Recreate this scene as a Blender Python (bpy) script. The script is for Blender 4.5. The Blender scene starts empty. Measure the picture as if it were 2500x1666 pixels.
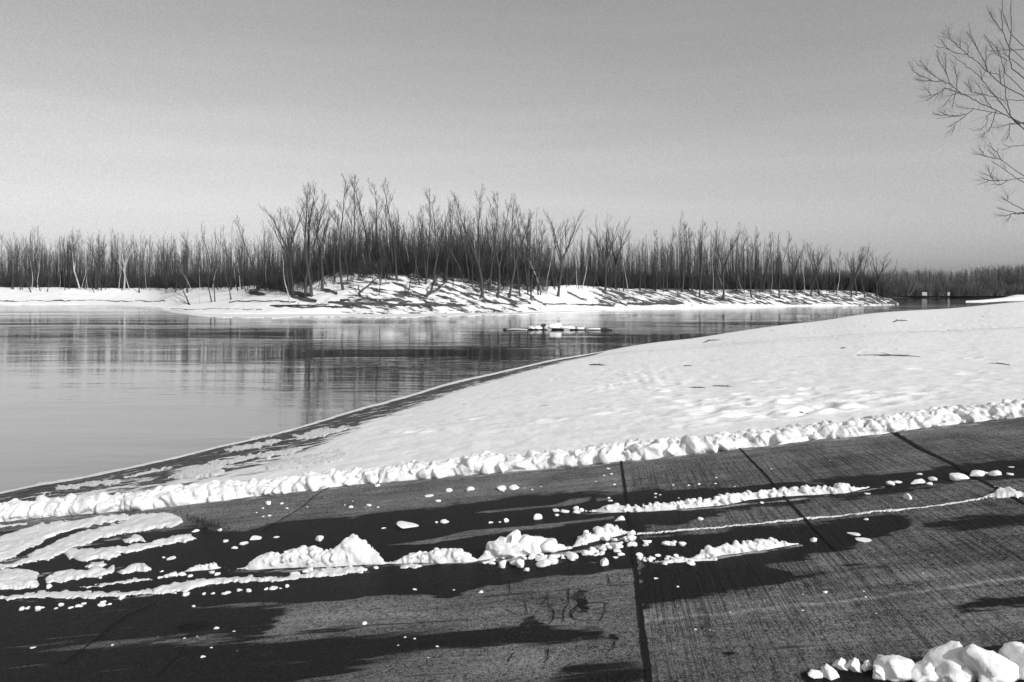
import bpy, math, random
import numpy as np
from mathutils import Vector, Matrix, Euler

# ------------------------------------------------------------------ camera, sky, sun
sc = bpy.context.scene
F = 1944.4          # focal length in photo pixels (28 mm on a 36 mm sensor, 2500 px wide)
HY = 710.0          # photo row of the horizon
CH = 4.0            # eye height above the river
cam_d = bpy.data.cameras.new('camera'); cam = bpy.data.objects.new('camera', cam_d)
sc.collection.objects.link(cam); sc.camera = cam
cam.location = (0, 0, CH); cam.rotation_euler = (math.radians(90), 0, 0)
cam_d.sensor_width = 36; cam_d.lens = 28; cam_d.shift_y = -(833 - HY) / 2500
cam_d.clip_start = 0.1; cam_d.clip_end = 9000

SUN_EL, SUN_AZ = math.radians(33), math.radians(138)     # azimuth clockwise from +Y (view direction)
w = bpy.data.worlds.new('World'); sc.world = w; w.use_nodes = True
nt = w.node_tree; nt.nodes.clear()
o_ = nt.nodes.new('ShaderNodeOutputWorld'); bg = nt.nodes.new('ShaderNodeBackground')
sky = nt.nodes.new('ShaderNodeTexSky'); sky.sky_type = 'NISHITA'; sky.sun_disc = False
sky.sun_elevation = SUN_EL; sky.sun_rotation = SUN_AZ
sky.air_density = 1.0; sky.dust_density = 2.0; sky.ozone_density = 1.0
bw = nt.nodes.new('ShaderNodeRGBToBW')
tc = nt.nodes.new('ShaderNodeTexCoord')
# thin high cloud veil + fine mottling
mp = nt.nodes.new('ShaderNodeMapping'); mp.inputs['Scale'].default_value = (1.2, 1.2, 16)
n1 = nt.nodes.new('ShaderNodeTexNoise'); n1.inputs['Scale'].default_value = 1.6; n1.inputs['Detail'].default_value = 5
mr = nt.nodes.new('ShaderNodeMapRange'); mr.inputs[1].default_value = .45; mr.inputs[2].default_value = .75
mr.inputs[3].default_value = 1.0; mr.inputs[4].default_value = 1.07
n2 = nt.nodes.new('ShaderNodeTexNoise'); n2.inputs['Scale'].default_value = 620; n2.inputs['Detail'].default_value = 2
mr2 = nt.nodes.new('ShaderNodeMapRange'); mr2.inputs[1].default_value = .25; mr2.inputs[2].default_value = .75
mr2.inputs[3].default_value = .90; mr2.inputs[4].default_value = 1.10
m1 = nt.nodes.new('ShaderNodeMath'); m1.operation = 'MULTIPLY'
m2 = nt.nodes.new('ShaderNodeMath'); m2.operation = 'MULTIPLY'
L = nt.links.new
L(sky.outputs[0], bw.inputs[0]); L(tc.outputs['Generated'], mp.inputs[0]); L(mp.outputs[0], n1.inputs['Vector'])
L(tc.outputs['Generated'], n2.inputs['Vector'])
L(n1.outputs[0], mr.inputs[0]); L(n2.outputs[0], mr2.inputs[0])
L(bw.outputs[0], m1.inputs[0]); L(mr.outputs[0], m1.inputs[1]); L(m1.outputs[0], m2.inputs[0]); L(mr2.outputs[0], m2.inputs[1])
L(m2.outputs[0], bg.inputs[0]); bg.inputs[1].default_value = 0.118; L(bg.outputs[0], o_.inputs[0])

sd = bpy.data.lights.new('sun', 'SUN'); sd.energy = 2.6; sd.angle = math.radians(0.6); sd.color = (1, 1, 1)
sun = bpy.data.objects.new('sun', sd); sc.collection.objects.link(sun)
sdir = Vector((math.sin(SUN_AZ) * math.cos(SUN_EL), math.cos(SUN_AZ) * math.cos(SUN_EL), math.sin(SUN_EL)))
sun.rotation_euler = sdir.to_track_quat('Z', 'Y').to_euler(); sun.location = (30, -20, 40)
sc.view_settings.view_transform = 'Standard'; sc.view_settings.look = 'None'
sc.view_settings.exposure = 0.28; sc.view_settings.gamma = 1

# ------------------------------------------------------------------ helpers
rng = np.random.default_rng(7); R = random.Random(11)
C = sc.collection.objects

def link_obj(name, me, mat=None, parent=None, loc=(0, 0, 0)):
    o = bpy.data.objects.new(name, me); C.link(o)
    if mat and not me.materials: me.materials.append(mat)
    if parent: o.parent = parent
    o.location = loc
    return o
def tag(o, label=None, cat=None, group=None, kind=None):
    if label: o['label'] = label
    if cat: o['category'] = cat
    if group: o['group'] = group
    if kind: o['kind'] = kind
    return o
def empty(name, loc=(0, 0, 0)):
    o = bpy.data.objects.new(name, None); C.link(o); o.location = loc; o.empty_display_size = .2
    return o
def mesh_np(name, V, Q, attrs=None, smooth=True):
    """V (n,3); Q (m,k) faces all with k corners"""
    V = np.asarray(V, dtype=np.float32); Q = np.asarray(Q, dtype=np.int32); k = Q.shape[1]
    me = bpy.data.meshes.new(name)
    me.vertices.add(len(V)); me.vertices.foreach_set('co', V.ravel())
    me.loops.add(Q.size); me.loops.foreach_set('vertex_index', Q.ravel())
    me.polygons.add(len(Q)); me.polygons.foreach_set('loop_start', np.arange(0, Q.size, k, dtype=np.int32))
    me.polygons.foreach_set('use_smooth', np.full(len(Q), smooth))
    me.update(calc_edges=True); me.validate()
    if attrs:
        for n, a in attrs.items():
            at = me.attributes.new(n, 'FLOAT', 'POINT'); at.data.foreach_set('value', np.asarray(a, dtype=np.float32).ravel())
    return me
def grid_faces(nr, nc):
    i = np.arange(nr * nc).reshape(nr, nc)
    return np.stack([i[:-1, :-1], i[:-1, 1:], i[1:, 1:], i[1:, :-1]], -1).reshape(-1, 4)

_T = rng.random((256, 256)).astype(np.float64)
def vnoise(x, y):
    xi = np.floor(x).astype(int); yi = np.floor(y).astype(int); fx = x - xi; fy = y - yi
    fx = fx * fx * (3 - 2 * fx); fy = fy * fy * (3 - 2 * fy)
    a = _T[xi & 255, yi & 255]; b = _T[(xi + 1) & 255, yi & 255]
    c = _T[xi & 255, (yi + 1) & 255]; d = _T[(xi + 1) & 255, (yi + 1) & 255]
    return (a * (1 - fx) + b * fx) * (1 - fy) + (c * (1 - fx) + d * fx) * fy
def fbm(x, y, o=4):
    s = 0; a = .5; t = 0
    for k in range(o):
        s = s + a * vnoise(x * 2 ** k + 17.3 * k, y * 2 ** k + 5.1 * k); t += a; a *= .5
    return s / t - .5
def sst(a, b, x):
    t = np.clip((x - a) / (b - a), 0, 1); return t * t * (3 - 2 * t)
def segdist(PX, PY, pl):
    d = np.full(np.shape(PX), 1e9)
    for (x0, y0), (x1, y1) in zip(pl[:-1], pl[1:]):
        vx, vy = x1 - x0, y1 - y0; l2 = vx * vx + vy * vy + 1e-9
        t = np.clip(((PX - x0) * vx + (PY - y0) * vy) / l2, 0, 1)
        d = np.minimum(d, np.hypot(PX - x0 - t * vx, PY - y0 - t * vy))
    return d
def inside(PX, PY, poly):
    c = np.zeros(np.shape(PX), bool); n = len(poly)
    for i in range(n):
        x0, y0 = poly[i]; x1, y1 = poly[(i + 1) % n]
        if y0 == y1: continue
        c ^= ((y0 > PY) != (y1 > PY)) & (PX < (x1 - x0) * (PY - y0) / (y1 - y0) + x0)
    return c
def sdf(PX, PY, poly):
    d = segdist(PX, PY, list(poly) + [poly[0]])
    return np.where(inside(PX, PY, poly), d, -d)

# pavement plane: falls to the left (towards the river) and gently away
PA, PB, PZ = 0.10, -0.022, 2.3
def pav_z(x, y): return PZ + PA * x + PB * y
def ray(px, py): return ((px - 1250) / F, (py - HY) / F)
def pav(px, py):
    a, m = ray(px, py); y = (CH - PZ) / (m + PA * a + PB)
    return (a * y, y, pav_z(a * y, y))
def ppm(px, py): return F / pav(px, py)[1]

# ------------------------------------------------------------------ materials (all neutral: the picture is black and white)
def new_mat(name):
    m = bpy.data.materials.new(name); m.use_nodes = True
    return m, m.node_tree, m.node_tree.nodes['Principled BSDF']
class NB:
    def __init__(s, nt): s.nt = nt
    def n(s, t, **kw):
        nd = s.nt.nodes.new('ShaderNode' + t)
        for k, v in kw.items(): setattr(nd, k, v)
        return nd
    def l(s, a, b): s.nt.links.new(a, b)
    def noise(s, vec, scale, detail=4, rough=.55):
        nd = s.n('TexNoise'); nd.inputs['Scale'].default_value = scale; nd.inputs['Detail'].default_value = detail
        nd.inputs['Roughness'].default_value = rough
        if vec is not None: s.l(vec, nd.inputs['Vector'])
        return nd.outputs[0]
    def map(s, vec, sc_=(1, 1, 1), rot=(0, 0, 0)):
        nd = s.n('Mapping'); nd.inputs['Scale'].default_value = sc_; nd.inputs['Rotation'].default_value = rot
        s.l(vec, nd.inputs[0]); return nd.outputs[0]
    def mr(s, v, a, b, c=0., d=1., smooth=False):
        nd = s.n('MapRange'); nd.inputs[1].default_value = a; nd.inputs[2].default_value = b
        nd.inputs[3].default_value = c; nd.inputs[4].default_value = d
        if smooth: nd.interpolation_type = 'SMOOTHSTEP'
        s.l(v, nd.inputs[0]); return nd.outputs[0]
    def m(s, op, a, b=None, c=None):
        nd = s.n('Math'); nd.operation = op
        for i, v in enumerate((a, b, c)):
            if v is None: continue
            if isinstance(v, (int, float)): nd.inputs[i].default_value = v
            else: s.l(v, nd.inputs[i])
        return nd.outputs[0]
    def mix(s, f, a, b):
        nd = s.n('Mix'); nd.data_type = 'FLOAT'
        for i, v in ((0, f), (2, a), (3, b)):
            if isinstance(v, (int, float)): nd.inputs[i].default_value = v
            else: s.l(v, nd.inputs[i])
        return nd.outputs[0]
    def bump(s, h, strength, dist, prev=None):
        nd = s.n('Bump'); nd.inputs['Strength'].default_value = strength; nd.inputs['Distance'].default_value = dist
        s.l(h, nd.inputs['Height'])
        if prev is not None: s.l(prev, nd.inputs['Normal'])
        return nd.outputs[0]
    def attr(s, name):
        nd = s.n('Attribute'); nd.attribute_name = name; return nd.outputs['Fac']
    def pos(s): return s.n('NewGeometry').outputs['Position']
    def obj(s): return s.n('TexCoord').outputs['Object']

def snow_mat(name, dist, scale, base=.83, spk=.03):
    m, nt, p = new_mat(name); b = NB(nt); v = b.obj() if scale > 20 else b.pos()
    n = b.noise(v, scale, 5); f = b.noise(v, scale * 7, 3)
    col = b.m('ADD', b.mr(n, .3, .7, base - spk * 1.5, base + spk), b.mr(f, .3, .7, -.03, .02))
    b.l(col, p.inputs['Base Color']); p.inputs['Roughness'].default_value = .75
    p.inputs['Specular IOR Level'].default_value = .15
    b.l(b.bump(b.m('ADD', n, b.m('MULTIPLY', f, .4)), .7, dist), p.inputs['Normal'])
    return m
M_chunk = snow_mat('snow_clod', .012, 7, .80)
M_ridge = snow_mat('ridge_snow', .02, 16, .74)
M_ice = snow_mat('shore_ice', .02, 3, .74)

def mixed_ground(name, sc_xy, rot=0., fine=60., bump=.02, coverbump=.05):
    """snow lying over soil: the 'bare' attribute says how much soil colour shows, painted mound shade included"""
    m, nt, p = new_mat(name); b = NB(nt); v = b.pos()
    q = b.map(b.map(v, (1, 1, 1), (0, 0, rot)), sc_xy)
    n = b.noise(q, 1., 9, .68); bare = b.attr('bare')
    k = b.m('ADD', b.m('MULTIPLY', b.m('SUBTRACT', n, .5), 1.5), bare)               # >0.5 -> soil
    msk = b.mr(k, .49, .53)
    f = b.noise(v, fine, 4); g = b.noise(v, fine * .22, 4)
    snow = b.m('ADD', b.mr(g, .3, .7, .82, .88), b.mr(f, .3, .7, -.025, .02))
    fl = b.noise(b.map(v, (2.2, 7, 1)), 1., 4, .7); crust_shade = b.noise(b.map(v, (.5, 2.4, 1)), 1., 5, .65)
    snow = b.m('SUBTRACT', snow, b.m('ADD', b.mr(fl, .64, .72, 0, .28), b.mr(crust_shade, .5, .7, 0, .10)))  # dirt flecks, plus faint crust-shadow streaks painted into the snow colour
    soil = b.m('ADD', b.mr(g, .3, .7, .035, .085), b.mr(f, .4, .7, -.02, .09))
    b.l(b.mix(msk, snow, soil), p.inputs['Base Color'])
    p.inputs['Roughness'].default_value = .8; p.inputs['Specular IOR Level'].default_value = .15
    n1 = b.bump(b.m('ADD', f, b.m('MULTIPLY', g, 1.6)), .55, bump)
    n2 = b.bump(b.m('SUBTRACT', 1., b.mr(k, .44, .54)), .8, coverbump, n1)
    b.l(n2, p.inputs['Normal'])
    return m
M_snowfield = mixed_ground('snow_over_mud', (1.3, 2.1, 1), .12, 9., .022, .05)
M_island = mixed_ground('snow_over_soil', (.11, .5, 1.0), .75, 2.5, .10, .2)

def pavement_mat():
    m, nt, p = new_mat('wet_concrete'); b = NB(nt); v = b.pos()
    wet_shade = b.attr('wet'); lite = b.attr('pale')
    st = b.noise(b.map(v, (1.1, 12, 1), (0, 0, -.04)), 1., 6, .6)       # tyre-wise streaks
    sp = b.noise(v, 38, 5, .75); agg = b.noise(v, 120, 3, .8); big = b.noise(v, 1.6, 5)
    k = b.m('ADD', b.m('ADD', b.m('ADD', wet_shade, b.m('ADD', b.m('MULTIPLY', b.m('SUBTRACT', sp, .5), .5), b.m('MULTIPLY', b.m('SUBTRACT', agg, .5), .4))), b.m('MULTIPLY', b.m('SUBTRACT', big, .5), .35)), b.m('MULTIPLY', b.m('SUBTRACT', st, .5), 1.7))
    wet = b.mr(k, .40, .66, 0, 1, True)  # wetness, with the corner blocks' painted shadow in it
    # broomed grooves along the joint direction (right-hand slabs)
    gm = b.attr('groove')
    gv = b.map(v, (1, 1, 1), (0, 0, math.radians(6.7)))
    sx = b.n('SeparateXYZ'); b.l(gv, sx.inputs[0])
    gx = b.n('CombineXYZ'); b.l(b.m('MULTIPLY', sx.outputs[0], 34.), gx.inputs[0]); b.l(b.m('MULTIPLY', sx.outputs[1], .9), gx.inputs[1])
    gr = b.noise(gx.outputs[0], 1., 3, .75)
    grv = b.m('MULTIPLY', b.mr(gr, .38, .55, 1.25, 0.), gm)
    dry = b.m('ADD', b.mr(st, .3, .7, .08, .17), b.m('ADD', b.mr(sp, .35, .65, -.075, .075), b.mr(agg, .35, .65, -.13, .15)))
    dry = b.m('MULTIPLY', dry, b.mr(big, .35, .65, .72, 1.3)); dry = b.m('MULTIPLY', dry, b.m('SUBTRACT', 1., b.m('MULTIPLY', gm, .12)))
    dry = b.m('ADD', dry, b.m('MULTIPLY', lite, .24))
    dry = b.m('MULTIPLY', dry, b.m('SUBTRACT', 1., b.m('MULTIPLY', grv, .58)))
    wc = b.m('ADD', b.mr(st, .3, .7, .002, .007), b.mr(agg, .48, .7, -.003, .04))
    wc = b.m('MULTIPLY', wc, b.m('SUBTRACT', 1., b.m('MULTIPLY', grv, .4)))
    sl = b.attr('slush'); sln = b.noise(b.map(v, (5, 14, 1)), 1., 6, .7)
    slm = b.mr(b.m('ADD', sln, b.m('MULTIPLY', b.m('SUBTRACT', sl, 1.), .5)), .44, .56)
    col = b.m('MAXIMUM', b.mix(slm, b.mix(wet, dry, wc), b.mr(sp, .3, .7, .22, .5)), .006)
    b.l(col, p.inputs['Base Color'])
    b.l(b.m('ADD', b.mix(wet, .9, .5), b.mr(sp, .3, .7, -.05, .08)), p.inputs['Roughness'])
    b.l(b.mix(wet, .06, .05), p.inputs['Specular IOR Level'])
    h = b.m('ADD', b.m('ADD', b.m('MULTIPLY', agg, .7), b.m('MULTIPLY', sp, .6)), b.m('MULTIPLY', grv, -1.3))
    b.l(b.bump(h, 1., .005), p.inputs['Normal'])
    return m
M_pav = pavement_mat()

def plain(name, lo, hi, scale, rough=.85, bump=.01, stretch=(1, 1, 1), spec=.1):
    m, nt, p = new_mat(name); b = NB(nt)
    n = b.noise(b.map(b.obj(), stretch), scale, 5)
    b.l(b.mr(n, .3, .7, lo, hi), p.inputs['Base Color']); p.inputs['Roughness'].default_value = rough
    p.inputs['Specular IOR Level'].default_value = spec
    b.l(b.bump(n, .6, bump), p.inputs['Normal'])
    return m
M_joint = plain('joint_filler', .008, .02, 60)
M_bark = plain('dark_bark', .035, .085, 2.5, stretch=(3, 3, .5))
M_twig = plain('twig_bark', .05, .10, 2.5)
M_pale = plain('pale_bark', .28, .55, 2.2, stretch=(1, 1, 3))
M_wood = plain('wood_mass', .025, .08, .35)
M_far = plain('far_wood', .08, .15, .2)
M_stick = plain('weathered_wood', .05, .12, 30)
M_rock = plain('dark_rock', .02, .06, 3)
M_grass = plain('dead_grass', .02, .07, 40)
M_stone = plain('pebble', .10, .22, 60)
M_sign = plain('sign_paint', .3, .42, 4)
M_under = plain('river_bed', .05, .09, 1)

def water_mat():
    m, nt, p = new_mat('river_water'); b = NB(nt); v = b.pos()
    p.inputs['Base Color'].default_value = (.02, .02, .02, 1)
    p.inputs['Roughness'].default_value = .06; p.inputs['IOR'].default_value = 1.6
    p.inputs['Specular IOR Level'].default_value = .5
    big = b.noise(b.map(v, (.012, .045, 1), (0, 0, .12)), 1., 4)
    msk = b.mr(big, .42, .6, .12, 1.)
    w1 = b.noise(b.map(v, (.5, 1.5, 1), (0, 0, .06)), 1., 4, .55)
    w2 = b.noise(b.map(v, (.12, .35, 1), (0, 0, -.05)), 1., 3)
    n1 = b.bump(b.m('MULTIPLY', w1, msk), 1., .028)
    n2 = b.bump(b.m('MULTIPLY', w2, msk), 1., .05, n1)
    b.l(n2, p.inputs['Normal'])
    gl = b.n('BsdfGlossy'); gl.inputs['Color'].default_value = (.82, .82, .82, 1); gl.inputs['Roughness'].default_value = .06; b.l(n2, gl.inputs['Normal'])
    mx = b.n('MixShader'); mx.inputs[0].default_value = .48; b.l(p.outputs[0], mx.inputs[1]); b.l(gl.outputs[0], mx.inputs[2])
    b.l(mx.outputs[0], nt.nodes['Material Output'].inputs['Surface'])
    return m
M_water = water_mat()

# ------------------------------------------------------------------ water sheet and river bed
wv = [(-2500, -300, 0), (3500, -300, 0), (3500, 5000, 0), (-2500, 5000, 0)]
tag(link_obj('river_water', mesh_np('river_water', wv, [(0, 1, 2, 3)]), M_water), kind='structure')
tag(link_obj('river_bed', mesh_np('river_bed', [(x, y, -3) for x, y, z in wv], [(0, 1, 2, 3)]), M_under), kind='structure')

# ------------------------------------------------------------------ near shore
shore_px = np.array([(-900, 1400), (-400, 1290), (30, 1199), (119, 1180), (218, 1165), (316, 1143), (418, 1121), (510, 1097), (636, 1069), (714, 1050), (792, 1026), (883, 998),
    (1005, 967), (1093, 938), (1189, 917), (1266, 899), (1324, 885), (1381, 874), (1427, 867), (1483, 857), (1534, 846), (1610, 835), (1690, 828), (1760, 816), (1821, 806),
    (1900, 795), (1961, 788), (2015, 784), (2078, 770), (2170, 761), (2276, 756), (2340, 752), (2404, 745), (2470, 738), (2600, 733), (2900, 728), (3500, 726)], float)
ridge_bot = np.array([(-700, 1330), (30, 1272), (96, 1264), (191, 1256), (344, 1246), (421, 1236), (547, 1222), (627, 1211), (750, 1199), (884, 1181), (1000, 1172), (1117, 1161), (1290, 1149),
    (1515, 1127), (1699, 1108), (1807, 1096), (1914, 1086), (1952, 1076), (2185, 1059), (2213, 1049), (2468, 1021), (2900, 985), (3600, 940)], float)
ridge_hgt = np.array([(-700, 46), (30, 46), (200, 48), (400, 48), (460, 55), (570, 42), (720, 42), (834, 48), (876, 28), (934, 42), (991, 50), (1045, 44), (1100, 32), (1137, 58), (1190, 54), (1235, 44), (1327, 42), (1396, 42),
    (1484, 46), (1560, 56), (1662, 52), (1774, 42), (1914, 42), (2045, 42), (2129, 44), (2265, 50), (2382, 42), (2468, 42), (3600, 40)], float)
_cache = {}
def ip(tab, x, col=1, wid=70):
    k = (id(tab), col)
    if k not in _cache:
        xs_ = np.arange(tab[0, 0] - 400, tab[-1, 0] + 400, 5.); v = np.interp(xs_, tab[:, 0], tab[:, col])
        kx = np.arange(-3 * wid, 3 * wid + 1, 5.) if True else 0; kr = np.exp(-(kx / wid) ** 2 * 2); kr /= kr.sum(); h_ = len(kx) // 2
        vp = np.r_[np.full(h_, v[0]), v, np.full(h_, v[-1])]; _cache[k] = (xs_, np.convolve(vp, kr, 'valid'))
    return np.interp(x, *_cache[k])
def near_pt(px, py):
    """point of the near snowfield seen at a photo position (vectorised)"""
    a = (px - 1250) / F; m = (py - HY) / F
    eb = ip(ridge_bot, px) - 12; me = (eb - HY) / F
    yE = (CH - PZ) / (me + PA * a + PB); zE = PZ + PA * a * yE + PB * yE - .01
    S = (CH - .1) * F / (ip(shore_px, px) - HY)
    k = (.1 - zE) / (S - yE)
    y = (CH - zE + k * yE) / (m + k)
    return a * y, y, zE + k * (y - yE)
cols = np.concatenate([np.arange(-900, -60, 30), np.arange(-60, 2560, 3.0), np.arange(2560, 3500, 30)])
NR = 230; t = np.linspace(0, 1, NR) ** 1.15
PX = np.tile(cols, (NR, 1)); e = ip(ridge_bot, cols) - 12; s = ip(shore_px, cols)
PY = e[None, :] + (s - e)[None, :] * t[:, None]
X, Y, Z = near_pt(PX, PY)
X = np.array(X); Y = np.array(Y); Z = np.array(Z)
amp = np.clip(Y / 60, .25, 1.) * sst(0, .08, 1 - t)[:, None]
Z = Z + amp * (.11 * fbm(X * .25, Y * .25) + .05 * fbm(X * 1.1, Y * 1.1, 3)) + .03 * fbm(X * 4, Y * 2.2, 3) * sst(0, .05, 1 - t)[:, None]
# footprints and pits
for i in range(380):
    q = R.random()
    if q < .45: cx_, cy_ = R.gauss(1980, 170), R.gauss(1005, 28)
    elif q < .6: cx_, cy_ = R.uniform(1450, 1640), R.uniform(900, 960)
    else: cx_, cy_ = R.uniform(850, 2460), R.uniform(790, 1060)
    if cy_ > ip(ridge_bot, cx_) - 60 or cy_ < ip(shore_px, cx_) + 14: continue
    fx, fy, fz = near_pt(cx_, cy_)
    r_ = R.uniform(.10, .2) * max(1, fy / 22); rx = r_ * R.uniform(.8, 1.8)
    sel = (abs(X - fx) < rx * 2.6) & (abs(Y - fy) < r_ * 3)
    d2 = ((X[sel] - fx) / rx) ** 2 + ((Y[sel] - fy) / r_) ** 2
    Z[sel] -= R.uniform(.012, .034) * (np.exp(-d2 ** 1.6) - .35 * np.exp(-(np.sqrt(d2) - 1.6) ** 2 * 5))
# tyre-like ribs drifting across the middle
rib = sst(0, 1, 1 - abs((PX - 1560) / 150)) * sst(0, 1, 1 - abs((PY - 920) / 55))
Z += .010 * rib * np.sin(PX * .2 + PY * -.12 + 3 * fbm(PX * .02, PY * .03)) * (.5 + 1.5 * fbm(PX * .03, PY * .06, 3))
# soil shows near the water and on the whole left part
D = PY - ip(shore_px, PX)
wband = np.interp(PX, [-900, 300, 640, 760, 880, 1100, 1330, 1450, 1500, 3500], [110, 120, 118, 96, 62, 34, 18, 9, -4, -20])
bare = .66 - .60 * sst(.2, 1.3, D / np.maximum(wband, 1)) - np.where(wband < 1, .6, 0)
bare = np.where((PX < 760) & (D > 28), np.minimum(bare, .55 - .10 * sst(250, 720, PX) * sst(40, 100, D)), bare)
bare = np.where(PX > 760, np.minimum(bare, .95), bare)
Zs = Z.copy()
Z = Z + .05 * np.clip(.5 - bare, 0, .1) * 5
# skirt below the water line
Xb = X[-1:] * 1.0; Yb = Y[-1:] + .25; Zb = np.full_like(Xb, -.5)
X = np.vstack([X, Xb]); Y = np.vstack([Y, Yb]); Z = np.vstack([Z, Zb]); bare = np.vstack([bare, bare[-1:] * 0 + .8])
V = np.stack([X, Y, Z], -1).reshape(-1, 3)
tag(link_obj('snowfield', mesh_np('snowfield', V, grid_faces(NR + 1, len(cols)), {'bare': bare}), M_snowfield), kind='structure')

# thin ice rim along the water line
cc = np.arange(-400, 1500, 2.5); a = (cc - 1250) / F
sp_ = ip(shore_px, cc); wpx = np.interp(cc, [-400, 30, 300, 420, 700, 1000, 1400, 1480], [12, 11, 10, 6, 6, 7, 4, 1]) * (1 + 1.1 * fbm(cc * .03, cc * 0 + 3, 4))
rows = []
for k, (off, z) in enumerate([(-.45, -.02), (-.40, .05), (.0, .14), (.52, .17), (.60, .06)]):
    py = sp_ + off * wpx; y = (CH - z) * F / (py - HY)
    if k == 0: y = y + .0
    rows.append(np.stack([a * y, y, np.full_like(y, z) + (.015 * fbm(cc * .2, cc * 0 + k) if k else 0)], -1))
tag(link_obj('shore_ice', mesh_np('shore_ice', np.concatenate(rows), grid_faces(5, len(cc))), M_ice), kind='structure')

# ------------------------------------------------------------------ concrete ramp
ypx = np.concatenate([np.arange(1005, 1700, 2.6), [1740, 1800, 1900, 2100, 2500]])
yr = (CH - PZ) / ((ypx - HY) / F + PB); yr = np.concatenate([yr, [1.0, 0, -2, -6]])
xr = np.arange(-13, 13.01, .014)
X, Y = np.meshgrid(xr, yr); Z = pav_z(X, Y) + 0.004 * fbm(X * .8, Y * .8)
yy = np.maximum(Y, .3); PXp = 1250 + F * X / yy; PYp = HY + F * (CH - pav_z(X, Y)) / yy
WX = PXp + 60 * fbm(PXp * .008, PYp * .05, 4); WY = PYp + 22 * fbm(PXp * .012, PYp * .05, 4) + 12 * fbm(PXp * .02, PYp * .3, 3)
wet_shade_polys = [
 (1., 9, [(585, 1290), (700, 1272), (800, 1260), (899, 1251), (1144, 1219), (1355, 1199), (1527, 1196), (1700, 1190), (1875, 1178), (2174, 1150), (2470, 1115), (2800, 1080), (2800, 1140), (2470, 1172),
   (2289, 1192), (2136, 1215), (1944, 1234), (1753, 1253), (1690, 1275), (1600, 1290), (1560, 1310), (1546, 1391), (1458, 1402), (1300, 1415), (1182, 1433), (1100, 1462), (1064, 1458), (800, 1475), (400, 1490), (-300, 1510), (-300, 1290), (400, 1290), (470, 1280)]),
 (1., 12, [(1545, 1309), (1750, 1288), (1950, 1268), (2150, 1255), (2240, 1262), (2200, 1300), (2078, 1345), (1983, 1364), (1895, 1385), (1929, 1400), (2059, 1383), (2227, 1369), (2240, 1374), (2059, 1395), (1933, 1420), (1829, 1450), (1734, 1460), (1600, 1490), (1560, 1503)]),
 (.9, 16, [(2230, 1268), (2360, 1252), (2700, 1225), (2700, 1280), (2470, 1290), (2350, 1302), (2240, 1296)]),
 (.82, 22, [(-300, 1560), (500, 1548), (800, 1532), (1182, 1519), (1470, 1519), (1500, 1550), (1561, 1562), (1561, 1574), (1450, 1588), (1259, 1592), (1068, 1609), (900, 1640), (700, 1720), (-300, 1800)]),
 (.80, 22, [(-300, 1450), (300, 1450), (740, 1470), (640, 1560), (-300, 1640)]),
 (1., 8, [(1960, 1645), (2265, 1602), (2520, 1562), (2600, 1700), (1960, 1720)]),  # shadow of the corner snow blocks, painted through the wetness mask
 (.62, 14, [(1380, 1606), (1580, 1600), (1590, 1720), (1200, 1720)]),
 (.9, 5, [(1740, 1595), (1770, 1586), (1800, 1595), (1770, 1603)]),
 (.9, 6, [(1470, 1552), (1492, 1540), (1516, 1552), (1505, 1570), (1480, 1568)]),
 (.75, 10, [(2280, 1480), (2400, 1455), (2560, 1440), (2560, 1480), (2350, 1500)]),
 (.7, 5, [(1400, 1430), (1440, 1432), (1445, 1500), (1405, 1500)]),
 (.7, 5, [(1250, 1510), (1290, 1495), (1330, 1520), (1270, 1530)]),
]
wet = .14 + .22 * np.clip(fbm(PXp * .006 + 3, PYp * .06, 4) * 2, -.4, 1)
for val, soft, poly in wet_shade_polys:
    q = sdf(WX, WY, poly); wet = np.maximum(wet, val * sst(-soft * 1.2, soft * 2.2, q))  # wetness mask, corner blocks' painted shadow included
for poly in ([(1095, 1255), (1180, 1247), (1350, 1232), (1395, 1217), (1446, 1212), (1440, 1224), (1390, 1236), (1200, 1254)], [(1452, 1214), (1490, 1212), (1492, 1222), (1455, 1226)],
             [(915, 1333), (1050, 1314), (1150, 1293), (1250, 1284), (1500, 1258), (1505, 1270), (1350, 1288), (1200, 1306), (1060, 1329)]):
    wet = np.minimum(wet, 1 - .82 * sst(-2, 5, sdf(PXp, WY * .3 + PYp * .7, poly)))
pale = np.zeros(X.shape)
for wd, val, pl in ((4, 1., [(1565, 1512), (1740, 1499), (1900, 1484), (2100, 1462), (2470, 1414), (2700, 1390)]), (11, .5, [(1566, 1497), (1800, 1470), (2000, 1452), (2150, 1440)]),
                    (10, .35, [(2100, 1425), (2300, 1400), (2470, 1382)]), (9, .3, [(1950, 1580), (2200, 1545), (2470, 1520)]), (9, .35, [(700, 1515), (850, 1503), (1050, 1495)]), (14, .35, [(900, 1235), (1100, 1200), (1500, 1172)])):
    pale = np.maximum(pale, val * np.exp(-(segdist(PXp, PYp + 10 * fbm(PXp * .02, PYp * .02), pl) / wd) ** 2) * (.6 + 1.1 * fbm(PXp * .03, PYp * .2)))
groove = sst(1545 + (PYp - 1300) * .13, 1570 + (PYp - 1300) * .13, PXp) * sst(1115, 1180, PYp + (PXp - 1500) * .09)
groove = np.maximum(groove * (.65 + .9 * fbm(X * .9, Y * 1.1)), 0)
slush = np.zeros(X.shape)
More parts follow.
